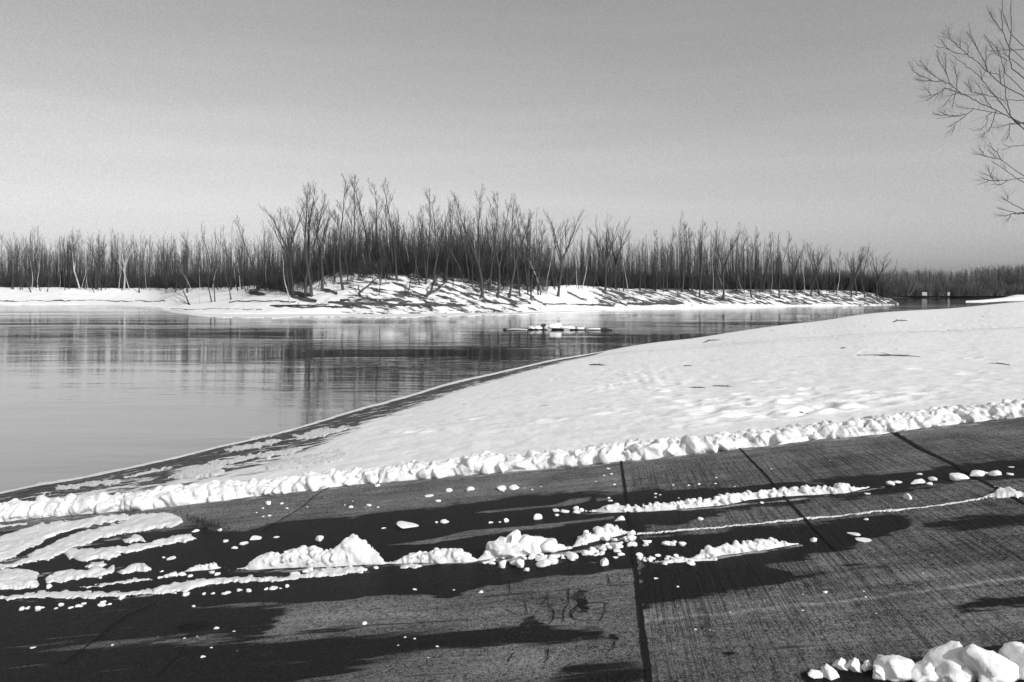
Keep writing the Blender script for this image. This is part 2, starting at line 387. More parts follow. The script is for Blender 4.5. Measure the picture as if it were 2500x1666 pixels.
for wd, val, pl in ((9, .95, [(30, 1275), (344, 1248), (547, 1224), (884, 1183), (1290, 1151), (1699, 1110), (2200, 1058), (2480, 1020)]), (9, 1., [(560, 1396), (700, 1394), (960, 1380), (1200, 1372), (1400, 1350), (1545, 1310)]),
                    (6, 1., [(1420, 1254), (1700, 1244), (2060, 1208), (2160, 1190)]), (6, 1., [(1590, 1374), (1700, 1370), (1960, 1332)]), (9, .9, [(360, 1440), (500, 1425), (640, 1414), (900, 1395)]), (8, .85, [(-50, 1470), (300, 1462), (400, 1450)]),
                    (14, .95, [(-50, 1385), (150, 1345), (300, 1310), (440, 1275)]), (12, .9, [(-50, 1420), (150, 1400), (300, 1390)]), (9, .75, [(1200, 1388), (1400, 1370), (1550, 1372), (1650, 1372)]), (5, .8, [(1550, 1306), (1950, 1270), (2400, 1218)])):
    slush = np.maximum(slush, val * np.exp(-(segdist(PXp, PYp, pl) / wd) ** 2))
V = np.stack([X, Y, Z], -1).reshape(-1, 3)
qf = grid_faces(len(yr), len(xr)); okv = ((PYp > ip(ridge_bot, PXp) - 22) | (Y < 3)).ravel(); qf = qf[okv[qf].all(1)]
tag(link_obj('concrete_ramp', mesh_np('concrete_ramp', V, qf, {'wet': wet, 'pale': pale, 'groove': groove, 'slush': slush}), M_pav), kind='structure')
# surrounding ground behind and beside the ramp
X, Y = np.meshgrid(np.linspace(-13, 90, 60), np.linspace(-60, 9, 40)); Z = pav_z(np.minimum(X, 14), Y) - .06
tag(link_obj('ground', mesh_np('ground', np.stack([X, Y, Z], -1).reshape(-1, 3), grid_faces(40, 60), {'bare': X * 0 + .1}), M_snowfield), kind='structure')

def strip(name, pl, w0, w1, mat, lift=.004, jag=.35):
    """thin strip laid on the pavement along a photo polyline, widths in metres"""
    P = np.array([pav(*p) for p in pl]); seg = np.r_[0, np.cumsum(np.hypot(*(np.diff(P[:, :2], axis=0).T)))]
    n = max(12, int(seg[-1] / .02)); tt = np.linspace(0, seg[-1], n)
    x = np.interp(tt, seg, P[:, 0]); y = np.interp(tt, seg, P[:, 1]); dx = np.gradient(x); dy = np.gradient(y); l = np.hypot(dx, dy) + 1e-9
    wd = np.linspace(w0, w1, n) / 2; off = rng.random() * 50
    wl = wd * (1 + jag * 2 * fbm(tt * 9 + off, tt * 0, 3)); wr = wd * (1 + jag * 2 * fbm(tt * 9 + off, tt * 0 + 9, 3))
    x += np.maximum(wd, .006) * jag * 2.2 * fbm(tt * 6 + off, tt * 0 + 4, 4); nx, ny = -dy / l, dx / l
    A = np.stack([x + nx * wl, y + ny * wl], -1); B = np.stack([x - nx * wr, y - ny * wr], -1)
    V = np.concatenate([A, B]); V = np.c_[V, pav_z(V[:, 0], V[:, 1]) + lift + .002]
    return link_obj(name, mesh_np(name, V, grid_faces(2, n)), mat)
joints = [([(1516, 1120), (1527, 1200), (1538, 1280), (1550, 1380), (1562, 1480), (1582, 1640), (1592, 1720)], .018, .03),
          ([(1803, 1093), (1870, 1160), (1912, 1212), (1960, 1262), (2040, 1344)], .014, .018), ([(2040, 1344), (2100, 1405), (2200, 1505), (2290, 1600)], .006, .004),
          ([(2180, 1055), (2250, 1098), (2327, 1134), (2365, 1157), (2422, 1188), (2560, 1262)], .05, .022),
          ([(822, 1180), (765, 1214), (735, 1242), (690, 1268), (640, 1300)], .016, .012),
          ([(380, 1475), (310, 1503), (272, 1530), (225, 1570), (150, 1625)], .015, .012), ([(452, 1575), (430, 1605), (385, 1650)], .012, .01)]
for pl, a0, a1 in joints:
    tag(strip('pavement_joint', pl, a0, a1, M_joint), kind='structure')
cracks = [[(1340, 1452), (1336, 1482), (1352, 1495), (1350, 1515), (1338, 1528)], [(1386, 1440), (1388, 1475), (1376, 1495), (1378, 1520)], [(1390, 1500), (1400, 1512), (1430, 1518), (1468, 1516)],
          [(1398, 1512), (1392, 1494), (1415, 1478), (1455, 1472), (1480, 1474), (1478, 1490), (1468, 1518)], [(1245, 1420), (1244, 1450), (1250, 1452)], [(1484, 1404), (1488, 1425), (1500, 1432)], [(1512, 1400), (1514, 1420)],
          [(1235, 1490), (1258, 1502)], [(1340, 1585), (1338, 1612), (1330, 1620)], [(1255, 1595), (1240, 1620)], [(1500, 1570), (1500, 1585), (1480, 1600)], [(1180, 1459), (1350, 1445), (1550, 1428)], [(1282, 1470), (1288, 1500)],
          [(800, 1533), (1000, 1524), (1160, 1514)], [(1322, 1480), (1335, 1462)], [(1420, 1450), (1432, 1470), (1410, 1480), (1400, 1500)]]
for pl in cracks:
    tag(strip('pavement_crack', pl, .006, .004, M_joint, .004, .95), kind='structure')

# ------------------------------------------------------------------ snow clods
import bmesh
def ico(sub):
    bm = bmesh.new(); bmesh.ops.create_icosphere(bm, subdivisions=sub, radius=1)
    V = np.array([v.co[:] for v in bm.verts]); Fc = np.array([[v.index for v in f.verts] for f in bm.faces]); bm.free()
    return V, Fc
ICO3, ICO2 = ico(4), ico(3)
def clod(seed, base=ICO3, planes=11, cut=.62, bottom=-.35, rough=.05):
    g = np.random.default_rng(seed); V = base[0].copy()
    for k in range(planes):
        n = g.normal(size=3); n /= np.linalg.norm(n); d = g.uniform(cut, cut + .3)
        h = np.maximum(0, V @ n - d); V -= h[:, None] * n * .93
    V += V * (rough * 3 * fbm(V[:, 0] * 1.6 + seed, V[:, 1] * 1.6 + V[:, 2] * 1.3 + 9, 4) + rough * .8 * fbm(V[:, 0] * 6 + V[:, 2] * 5 + seed, V[:, 1] * 6 - V[:, 2] * 3))[:, None]
    V[:, 2] = np.maximum(V[:, 2], bottom)
    return V - np.array([0, 0, bottom])
protos = []
for k in range(14):
    V = clod(k, ICO2, planes=R.choice([7, 9, 12]), cut=R.uniform(.34, .5), rough=.08)
    protos.append(mesh_np('snow_chunk', V, ICO2[1])); protos[-1].materials.append(M_chunk)
big_protos = []
for k in range(8):
    V = clod(50 + k, ICO3, planes=12, cut=.5, rough=.24)
    big_protos.append(mesh_np('snow_chunk', V, ICO3[1])); big_protos[-1].materials.append(M_chunk)

def chunk(px, py, wpx, hpx, label, group=None, big=False, depth=1., rz=None):
    """loose clod whose foot is at (px,py); width/height in photo pixels"""
    x, y, z = pav(px, py); s = 1 / ppm(px, py)
    me = R.choice(big_protos if big else protos)
    o = bpy.data.objects.new('snow_chunk', me); C.link(o)
    o.location = (x, y, z - .004)
    ww = wpx * s / 1.7; hh = hpx * s / (1.2 if big else 1.45)
    o.scale = (ww, ww * depth * R.uniform(.8, 1.1), hh)
    o.rotation_euler = (R.uniform(-.12, .12), R.uniform(-.12, .12), R.uniform(-.5, .5) + R.choice([0, math.pi]) if rz is None else rz)
    return tag(o, label, 'snow chunk', group)

def fuse(me, vox):
    o = bpy.data.objects.new('tmp', me); C.link(o)
    so = o.modifiers.new('s', 'SOLIDIFY'); so.thickness = .0
    o.modifiers.remove(so)
    r = o.modifiers.new('r', 'REMESH'); r.mode = 'VOXEL'; r.voxel_size = vox; r.use_smooth_shade = True
    m_ = o.modifiers.new('m', 'SMOOTH'); m_.factor = .4; m_.iterations = 1
    dg = bpy.context.evaluated_depsgraph_get(); ev = o.evaluated_get(dg); nm = bpy.data.meshes.new_from_object(ev)
    C.unlink(o); bpy.data.objects.remove(o)
    n = len(nm.vertices); co = np.empty(n * 3, np.float32); nm.vertices.foreach_get('co', co); no = np.empty(n * 3, np.float32); nm.vertices.foreach_get('normal', no)
    co = co.reshape(-1, 3); no = no.reshape(-1, 3)
    d_ = (.022 * fbm(co[:, 0] * 6 + co[:, 2] * 7, co[:, 1] * 6 - co[:, 2] * 5, 2) + .014 * fbm(co[:, 0] * 14 + co[:, 2] * 9, co[:, 1] * 14 - co[:, 2] * 11, 4)) * (vox / .0065)
    co = co + no * d_[:, None]; nm.vertices.foreach_set('co', co.astype(np.float32).ravel()); nm.update(); nm.materials.clear()
    return nm
def heap(name, label, pl, width, group=None, n_per_m=26, big=ICO2, lump=(.45, .9), mat=M_ridge, stretch=1.0, cat='snow bank', edge=0., seed=1, vox=.0065, peak=.95):
    """continuous heap of ploughed snow: pl = [(px, py_foot, height_px)], one mesh"""
    g = np.random.default_rng(seed)
    P = []; H = []
    for px, py, h in pl:
        p = pav(px, py); P.append(p); H.append(h / ppm(px, py))
    P = np.array(P); H = np.array(H); seg = np.r_[0, np.cumsum(np.hypot(*(np.diff(P[:, :2], axis=0).T)))]; Ltot = seg[-1]
    n = max(10, int(Ltot / .014)); tt = np.linspace(0, Ltot, n)
    x = np.interp(tt, seg, P[:, 0]); y = np.interp(tt, seg, P[:, 1]); h = np.interp(tt, seg, H)
    dx, dy = np.gradient(x), np.gradient(y); l = np.hypot(dx, dy) + 1e-9; nx, ny = -dy / l, dx / l
    endf = sst(0, min(.25, Ltot * .3), np.minimum(tt, Ltot - tt)) if edge == 0 else np.ones(n)
    m = 34; u = np.linspace(0, 1, m)
    wd = (width if np.isscalar(width) else np.interp(tt, seg, width)) * (.35 + .65 * endf)
    wob = .18 * fbm(tt * 5 + seed, tt * 0, 4)
    U = u[:, None] * np.ones(n)[None, :]
    off = (U - .0) * wd[None, :] + (wob * wd)[None, :] * (1 - U) * 1.0
    prof = np.clip(1 - (2 * U - 1) ** 2, 0, 1) ** .55
    XX = x + nx * off; YY = y + ny * off
    lumpy = .60 + 1.0 * fbm(XX * 5 + seed, YY * 5, 4) + .4 * fbm(XX * 16, YY * 16, 3)
    ZZ = pav_z(XX, YY) + prof * (h * endf)[None, :] * lumpy * peak - .012 * (1 - prof)
    VV = [np.stack([XX, YY, ZZ], -1).reshape(-1, 3)]
    q = grid_faces(m, n); FF = [np.concatenate([q[:, [0, 1, 2]], q[:, [0, 2, 3]]])]; base = len(VV[0])
    low = VV[0].copy(); low[:, 2] = pav_z(low[:, 0], low[:, 1]) - .03; VV.append(low); FF.append(FF[0][:, ::-1] + base)
    ring = np.r_[np.arange(n), (np.arange(1, m) * n + n - 1), (m - 1) * n + np.arange(n - 2, -1, -1), np.arange(m - 2, 0, -1) * n]
    r2 = np.roll(ring, -1); FF.append(np.stack([ring, ring + base, r2], -1)); FF.append(np.stack([r2, ring + base, r2 + base], -1)); base *= 2
    for i in range(int(Ltot * n_per_m)):
        t0 = g.uniform(0, Ltot); hh = np.interp(t0, tt, h * endf); ww = np.interp(t0, tt, wd)
        if hh < .012: hh = .012
        uu = g.uniform(.02, .95); pr = (1 - (2 * uu - 1) ** 2) ** .55
        r = hh * (lump[0] + (lump[1] - lump[0]) * g.random() ** 1.8) * .66
        bx = np.interp(t0, tt, x) + np.interp(t0, tt, nx) * uu * ww; by = np.interp(t0, tt, y) + np.interp(t0, tt, ny) * uu * ww
        B = clod(int(g.integers(1 << 30)), big, planes=11, cut=g.uniform(.36, .55), bottom=-.95, rough=.07) - [0, 0, .95]
        e = Euler((g.uniform(-.5, .5), g.uniform(-.5, .5), g.uniform(0, 6.3))).to_matrix()
        B = (B * [1.1 * stretch, .85, g.uniform(.8, 1.15)]) @ np.array(e).T
        bz = pav_z(bx, by) + max(r * .45, pr * hh - r * .75)
        VV.append(B * r + [bx, by, bz]); FF.append(big[1] + base); base += len(B)
    me = fuse(mesh_np(name, np.concatenate(VV), np.concatenate(FF)), vox)
    return tag(link_obj(name, me, mat), label, cat, group)

# main ploughed ridge along the far edge of the ramp
xs = np.arange(-500, 3100, 40)
heap('snow_ridge', 'long lumpy ridge of ploughed snow along the far edge of the concrete ramp', [(x_, ip(ridge_bot, x_), ip(ridge_hgt, x_) * .72) for x_ in xs], .38,
     n_per_m=120, big=ICO2, lump=(.2, 1.25), stretch=1.3, edge=1, seed=5, vox=.011, cat='snow ridge')
heap('snow_berm', 'jagged pointed heap of snow, tallest on the wet ramp',
     [(565, 1393, 10), (600, 1392, 30), (640, 1390, 26), (690, 1388, 38), (740, 1386, 44), (790, 1385, 34), (820, 1384, 52), (858, 1382, 70), (890, 1380, 40), (930, 1380, 25), (965, 1376, 14)], .16, n_per_m=95, lump=(.22, .6), seed=8, peak=1.35)
heap('snow_berm', 'low broken snow line running right from the pointed heap', [(940, 1378, 18), (1000, 1376, 22), (1060, 1375, 24), (1120, 1374, 26), (1185, 1371, 30)], .12, n_per_m=110, seed=9)
heap('snow_berm', 'thick blocky snow mound between the pointed heap and the main joint', [(1150, 1373, 24), (1200, 1366, 46), (1250, 1362, 50), (1290, 1356, 42), (1340, 1348, 34), (1400, 1340, 34)], .13, n_per_m=75, lump=(.6, 1.1), seed=10)
heap('snow_berm', 'broken snow slab ending at the main joint in the concrete', [(1400, 1338, 22), (1440, 1326, 26), (1480, 1316, 28), (1520, 1306, 30), (1545, 1300, 28)], .12, n_per_m=80, seed=12)
heap('snow_berm', 'long snow strip right of the main joint, nearest the ridge', [(1425, 1250, 10), (1480, 1252, 16), (1560, 1250, 16), (1640, 1246, 20), (1700, 1240, 18), (1770, 1234, 22), (1830, 1222, 20), (1900, 1214, 18), (1960, 1210, 18), (2060, 1205, 20), (2130, 1190, 8)], .11, n_per_m=60, seed=13)
heap('snow_berm', 'shorter snow strip right of the main joint, left of the second joint', [(1660, 1374, 12), (1700, 1366, 18), (1760, 1356, 22), (1850, 1344, 22), (1920, 1334, 18), (1975, 1327, 14)], .08, n_per_m=75, seed=14)
heap('snow_berm', 'thin low snow line below the short strip right of the main joint', [(1590, 1372, 8), (1650, 1374, 9), (1750, 1368, 6)], .05, n_per_m=70, seed=15)
heap('snow_berm', 'small snow strip left of the pointed heap', [(440, 1398, 6), (470, 1395, 12), (520, 1391, 14), (550, 1387, 8)], .08, n_per_m=70, seed=16)

def patch(poly, hgt, label, group=None, seed=0, name='snow_patch', warp=5., step=1.6, lump=1., near=False):
    """flat slab of trodden snow inside a photo polygon laid on the pavement"""
    P = np.array(poly, float); x0, y0 = P.min(0) - 8; x1, y1 = P.max(0) + 8
    gx = np.arange(x0, x1, step * 1.6); gy = np.arange(y0, y1, step); U, W = np.meshgrid(gx, gy)
    wx = U + 2.2 * warp * fbm(U * .05 + seed, W * .10, 3); wy = W + 2.6 * warp * fbm(U * .07 + seed, W * .16 + 5, 5)
    d = sdf(wx, wy, poly) + 1.2 * fbm(U * .25, W * .5 + seed, 2) * 2
    hh = np.clip(d / 6, -1, 1); hm = np.where(hh > 0, hh ** .5, hh)
    a = (U - 1250) / F; m_ = (W - HY) / F; y = (CH - PZ) / (m_ + PA * a + PB); x = a * y
    zg = pav_z(x, y)
    if near: x, y, zg = near_pt(U, W)
    z = zg + .62 * hgt * hm * (1 + lump * (1.9 * fbm(x * 7 + seed, y * 5, 3) + 1.0 * fbm(x * 22, y * 14, 3)))
    keep = d > -5
    q = grid_faces(*U.shape); kf = keep.ravel()[q].all(1); q = q[kf]
    used = np.unique(q); rm = np.zeros(U.size, int); rm[used] = np.arange(len(used))
    V = np.stack([x, y, z], -1).reshape(-1, 3)[used]
    V[:, 2] = np.where(d.ravel()[used] > 0, V[:, 2], zg.ravel()[used] - .04)
    return tag(link_obj(name, mesh_np(name, V, rm[q]), M_ridge), label, 'snow patch', group)
patches = [
 ([(-60, 1330), (30, 1300), (110, 1280), (190, 1268), (300, 1258), (345, 1260), (290, 1274), (190, 1290), (130, 1310), (90, 1330), (60, 1345), (30, 1362), (-60, 1392)], .035, 'broad snow sheet at the left edge, just below the ridge'),
 ([(330, 1256), (400, 1249), (437, 1262), (448, 1277), (425, 1287), (340, 1298), (250, 1315), (185, 1338), (150, 1350), (120, 1366), (80, 1374), (30, 1386), (-60, 1400), (-60, 1390), (50, 1370), (95, 1345), (145, 1318), (220, 1293), (300, 1276)], .03, 'long snow tongue reaching from the left edge to the snow ridge'),
 ([(158, 1350), (190, 1341), (260, 1340), (330, 1330), (400, 1318), (430, 1308), (465, 1308), (482, 1316), (450, 1325), (380, 1335), (345, 1345), (300, 1352), (270, 1365), (200, 1369), (165, 1365)], .035, 'long ragged snow streak below the big snow tongue at left'),
 ([(298, 1318), (330, 1309), (355, 1317), (357, 1323), (320, 1326)], .03, 'small oval snow patch between two snow tongues at left'),
 ([(108, 1414), (150, 1395), (190, 1389), (215, 1396), (240, 1378), (262, 1392), (280, 1380), (280, 1395), (250, 1410), (200, 1412), (150, 1422), (110, 1422)], .04, 'lumpy snow pile in two humps near the left edge'),
 ([(205, 1382), (240, 1370), (262, 1378), (245, 1388), (215, 1388)], .035, 'small snow block behind the two humped pile'),
 ([(285, 1399), (320, 1380), (345, 1378), (372, 1393), (340, 1397), (300, 1403)], .04, 'smooth rounded snow patch alone on dark wet concrete'),
 ([(-60, 1400), (30, 1390), (60, 1395), (95, 1403), (88, 1417), (100, 1430), (50, 1438), (-60, 1440)], .05, 'rounded snow lump cut by the left edge of the view'),
 ([(-60, 1462), (30, 1455), (90, 1447), (150, 1443), (200, 1446), (300, 1446), (370, 1440), (380, 1450), (260, 1458), (150, 1462), (90, 1460), (30, 1464), (-60, 1470)], .015, 'grey slush strip, lowest long one at the left edge'),
 ([(370, 1440), (420, 1425), (480, 1418), (540, 1412), (615, 1407), (640, 1412), (700, 1408), (790, 1393), (800, 1386), (860, 1384), (908, 1391), (880, 1398), (800, 1408), (700, 1418), (640, 1422), (560, 1422), (500, 1432), (450, 1446), (400, 1450), (372, 1452)], .03, 'long slushy snow strip in front of the pointed heap'),
 ([(190, 1434), (330, 1413), (380, 1417), (300, 1424), (200, 1437)], .015, 'thin snow sliver above the grey slush strip'),
 ([(-60, 1287), (30, 1280), (70, 1274), (60, 1283), (-60, 1298)], .02, 'thin snow film under the ridge at the left edge'),
 ([(2395, 1217), (2425, 1205), (2440, 1192), (2462, 1193), (2500, 1205), (2560, 1205), (2560, 1215), (2470, 1215)], .03, 'pointed snow wedge on the ramp at the right edge'),
 ([(975, 1386), (1000, 1377), (1030, 1378), (1035, 1385), (1000, 1388)], .02, 'small snow slab below the low broken line'),
]
for i, (pl, h, lb) in enumerate(patches): patch(pl, h, lb, seed=i * 3.7)
mud = [([(120, 1194), (200, 1181), (245, 1174), (282, 1174), (270, 1185), (200, 1190), (165, 1197)], 'long thin snow patch on the mud nearest the water at far left'),
 ([(497, 1135), (520, 1127), (560, 1126), (600, 1112), (645, 1106), (610, 1122), (560, 1134), (520, 1138)], 'wavy snow patch in the middle of the mud'), ([(405, 1173), (432, 1160), (455, 1150), (500, 1142), (556, 1140), (535, 1152), (548, 1164), (500, 1172), (440, 1176)], 'broad ragged snow patch on the mud just above the ridge'),
 ([(540, 1100), (570, 1092), (620, 1083), (655, 1075), (700, 1074), (650, 1090), (600, 1101), (560, 1105)], 'slanted snow patch near the water, middle of the mud'), ([(600, 1120), (650, 1106), (700, 1098), (745, 1092), (720, 1106), (690, 1112), (640, 1124)], 'pointed snow patch beside the open snowfield'),
 ([(715, 1066), (760, 1052), (815, 1044), (860, 1040), (820, 1058), (770, 1070), (725, 1075)], 'small snow tongue near the water at the right end of the mud'), ([(300, 1163), (350, 1150), (420, 1139), (417, 1146), (350, 1159), (305, 1169)], 'thin curved snow sliver on the mud'),
 ([(250, 1180), (300, 1172), (335, 1169), (290, 1182), (255, 1186)], 'tiny snow sliver left of the curved one'), ([(640, 1146), (700, 1130), (760, 1118), (800, 1106), (860, 1108), (850, 1130), (780, 1146), (700, 1160), (650, 1158)], 'wide snow apron joining the open snowfield to the ridge'),
 ([(90, 1206), (115, 1202), (128, 1206), (110, 1210)], 'small round snow spot on the mud at far left'), ([(590, 1064), (660, 1058), (690, 1052), (670, 1064), (610, 1072)], 'narrow snow patch touching the ice rim')]
for i, (pl, lb) in enumerate(mud): patch([(x_, y_ - 6 if i in (2, 8) else y_) for x_, y_ in pl], .045, lb, seed=40 + i * 2.3, near=True, warp=6.)
line = [(1553, 1304), (1650, 1296), (1750, 1288), (1850, 1279), (1955, 1267), (2050, 1259), (2150, 1248), (2250, 1240), (2330, 1230), (2400, 1217)]
poly = [(x_, y_ - 1.2 - 1.6 * R.random()) for x_, y_ in line] + [(x_, y_ + 1.2 + 1.4 * R.random()) for x_, y_ in reversed(line)]
patch(poly, .012, 'very thin straight snow line crossing the second joint', seed=77, warp=2.2, step=.8)

# loose clods, individually placed
g1 = 'loose snow chunks scattered on the wet ramp'
single = [(656, 1232, 15, 13, 'lone snow block nearest the ridge on the pale left slab'), (687, 1231, 10, 7, 'tiny snow bit right of the lone block on the pale left slab'),
 (780, 1320, 21, 14, 'domed snow chunk on wet concrete above the pointed heap'), (592, 1330, 26, 12, 'flat snow piece left of the domed chunk'), (574, 1340, 16, 8, 'snow bit tucked before the flat piece'),
 (628, 1315, 30, 11, 'wedge shaped snow piece up left of the domed chunk'), (551, 1323, 18, 6, 'thin snow flake right of the dark grass tuft'), (676, 1312, 16, 5, 'thin snow flake between the wedge and the domed chunk'),
 (478, 1298, 16, 9, 'snow bit at the foot of the dark grass tuft'), (537, 1297, 12, 9, 'snow bit on the right side of the dark grass tuft'),
 (1313, 1268, 20, 16, 'round two layered snow chunk standing alone in the wet band'), (1235, 1275, 14, 11, 'rightmost of three small snow balls in the wet band'), (1221, 1276, 8, 5, 'middle and smallest of three snow balls in the wet band'), (1198, 1277, 12, 7, 'leftmost of three small snow balls in the wet band'),
 (1066, 1277, 10, 7, 'small snow bit left of the short flat snow bar'), (1088, 1275, 24, 8, 'short flat snow bar in the wet band'), (1000, 1284, 66, 9, 'long flat snow bar in the wet band'), (937, 1290, 12, 4, 'tiny flat flake left of the long flat bar'),
 (1095, 1200, 17, 10, 'leftmost snow block on the dry strip under the ridge'), (1149, 1198, 19, 12, 'snow block with dark side on the dry strip, second from left'), (1225, 1195, 22, 11, 'snow block on the dry strip, third from left'), (1258, 1192, 28, 9, 'widest snow block on the dry strip under the ridge'),
 (920, 1187, 14, 8, 'pointed snow crumb touching the foot of the ridge'), (900, 1236, 12, 9, 'pale snow crumb on the dry slab left of centre'), (1070, 1224, 14, 7, 'pale snow crumb on the dry slab at its wet edge'),
 (1045, 1212, 26, 5, 'flat snow film piece on the dry slab'), (1491, 1224, 12, 7, 'snow bit at the tip of the dry island'), (1486, 1217, 8, 5, 'tiny snow crumb above the bit at the dry island tip'),
 (1513, 1271, 24, 15, 'single snow ball just left of the main joint under the long strip'), (1287, 1394, 18, 14, 'heart shaped snow ball fallen below the blocky mound'), (1474, 1378, 22, 20, 'standing snow block just left of the main joint, lowest there'),
 (1227, 1385, 20, 28, 'upright snow sliver below the blocky mound, left one'), (1268, 1384, 22, 28, 'upright snow sliver below the blocky mound, right one'), (1330, 1379, 40, 20, 'squared snow block in the lower broken row'), (1352, 1374, 30, 20, 'white faced snow block in the lower broken row'),
 (1395, 1362, 30, 14, 'angular snow block in the lower broken row, mid way'), (1712, 1268, 16, 8, 'small round snow bit above the thin snow line'), (1860, 1229, 10, 6, 'tiny snow bit under the long strip at the second joint'), (2115, 1206, 20, 5, 'flat snow flake under the end of the long strip'),
 (2173, 1184, 19, 12, 'first of the loose chunks past the long strip'), (2191, 1179, 22, 9, 'second of the loose chunks past the long strip'), (2240, 1179, 36, 12, 'flat wide chunk past the long strip'), (2268, 1183, 20, 8, 'low chunk under the flat wide chunk'), (2276, 1172, 20, 9, 'small chunk left of the big flat block'),
 (2245, 1158, 14, 5, 'tiny flake above the chunks past the long strip'), (2335, 1171, 52, 17, 'big flat snow block beside the third joint'), (2385, 1162, 46, 20, 'big ragged snow block across the third joint'), (2408, 1158, 14, 7, 'small bit right of the ragged block'),
 (2434, 1160, 32, 17, 'pointed snow chunk with its reflection, near the right edge'), (2466, 1159, 16, 8, 'small chunk cut by the right edge'), (2466, 1141, 16, 4, 'thin flake at the right edge above the chunks'), (2212, 1218, 21, 24, 'upright snow chunk casting a long thin shadow'), (2429, 1190, 8, 4, 'snow crumb beside the third joint'),
 (2085, 1305, 30, 5, 'flat snow flake right of the second joint, upper one'), (2105, 1319, 36, 5, 'flat snow flake right of the second joint, lower one'), (1987, 1321, 17, 14, 'pointed snow tip ending the shorter strip'), (1655, 1433, 9, 4, 'single crumb on the dark wet slab right of the main joint'), (1603, 1412, 14, 4, 'flat crumb just right of the main joint'),
 (2115, 1268, 12, 5, 'crumb below the thin snow line'), (473, 1481, 11, 5, 'lone crumb on the dark slab under the slush strip'), (82, 1581, 16, 4, 'flat crumb on the dark slab in the lower left corner'), (497, 1604, 14, 7, 'crumb near the lower left bottom edge'), (530, 1534, 14, 6, 'crumb right of the dark stick'),
 (1012, 1440, 11, 5, 'crumb on the wet slab right of the slush strip'), (1108, 1441, 7, 4, 'smaller crumb on the wet slab left of the cracks'), (892, 1523, 14, 7, 'crumb at the lower edge of the worn slab'), (1067, 1579, 10, 4, 'crumb on the dark slab at bottom centre'), (1012, 1560, 8, 4, 'tiny crumb up left of the bottom centre crumb'),
 (1173, 1447, 12, 8, 'crumb on the edge of the cracked slab'), (700, 1434, 12, 9, 'crumb right below the slush strip'), (2015, 1447, 14, 7, 'crumb on the ribbed concrete in the middle right'), (478, 1345, 0, 0, ''), (421, 1364, 22, 5, 'flat crumb right of the ragged streak'), (400, 1362, 10, 4, 'tiny crumb beside the flat crumb at left'),
 (394, 1396, 10, 5, 'crumb right of the smooth rounded patch'), (407, 1407, 18, 5, 'flat flake under the smooth rounded patch'), (118, 1436, 16, 11, 'small block under the two humped pile'), (80, 1436, 16, 14, 'small block at the foot of the rounded lump'), (1832, 1532, 0, 0, '')]
for px, py, wp, hp, lb in single:
    if wp: chunk(px, py, wp, hp, lb)
# crumbly rows: nothing tells their members apart
def row(pl, n, spread, wr, label, group):
    P = np.array(pl, float)
    for i in range(n):
        t_ = R.random() * (len(P) - 1); k = int(t_); f_ = t_ - k
        x_, y_ = P[k] * (1 - f_) + P[k + 1] * f_
        w_ = R.uniform(*wr) * (1 if R.random() > .2 else 1.35)
        chunk(x_, y_ + R.gauss(0, spread), w_, w_ * R.uniform(.35, .75), label, group)
row([(1180, 1372), (1300, 1366), (1420, 1358), (1545, 1345)], 48, 7, (10, 22), 'snow crumb in the crowded lower row left of the main joint', 'crumbs below the blocky mound')
row([(1410, 1345), (1480, 1334), (1545, 1322)], 22, 8, (12, 26), 'snow lump between the broken slab and the lower row', 'lumps under the broken slab')
row([(1560, 1362), (1640, 1370), (1690, 1366)], 26, 6, (9, 18), 'snow crumb scattered just right of the main joint', 'crumbs right of the main joint')
row([(1560, 1332), (1620, 1330), (1680, 1328)], 10, 3, (10, 22), 'flat snow crumb in the short row under the thin line', 'crumbs under the thin snow line')
row([(1340, 1256), (1400, 1250), (1440, 1248)], 9, 3, (9, 18), 'small crumb leading into the left end of the long strip', 'crumbs at the long strip end')
row([(440, 1452), (520, 1450), (600, 1446), (690, 1438)], 12, 2, (9, 20), 'small crumb in the dotted row below the slush strip', 'dotted row under the slush strip')
row([(35, 1480), (110, 1487), (200, 1478), (300, 1472)], 16, 4, (9, 20), 'small crumb in the dotted row at the lower left edge', 'dotted row at lower left')
row([(360, 1408), (460, 1405), (560, 1400)], 9, 2, (10, 22), 'flat crumb in the gap left of the slush strip', 'flat crumbs left of the strip')
row([(700, 1405), (800, 1390), (960, 1385)], 10, 2, (9, 18), 'crumb between the pointed heap and the slush strip', 'crumbs before the pointed heap')
row([(1500, 1215), (1650, 1200), (1800, 1150), (2300, 1080)], 14, 12, (4, 8), 'tiny pale crumb on the dry concrete beside the ridge', 'tiny crumbs on dry concrete')
row([(620, 1260), (900, 1225), (1300, 1185), (1500, 1160)], 22, 10, (4, 9), 'tiny pale crumb on the dry left slab', 'tiny crumbs on the left slab')
row([(1650, 1560), (1900, 1480), (2300, 1420)], 12, 30, (4, 8), 'tiny pale crumb on the ribbed concrete', 'tiny crumbs on ribbed concrete')
row([(100, 1540), (700, 1560), (1300, 1580)], 14, 30, (4, 8), 'tiny pale crumb on the dark lower slab', 'tiny crumbs on the dark slab')
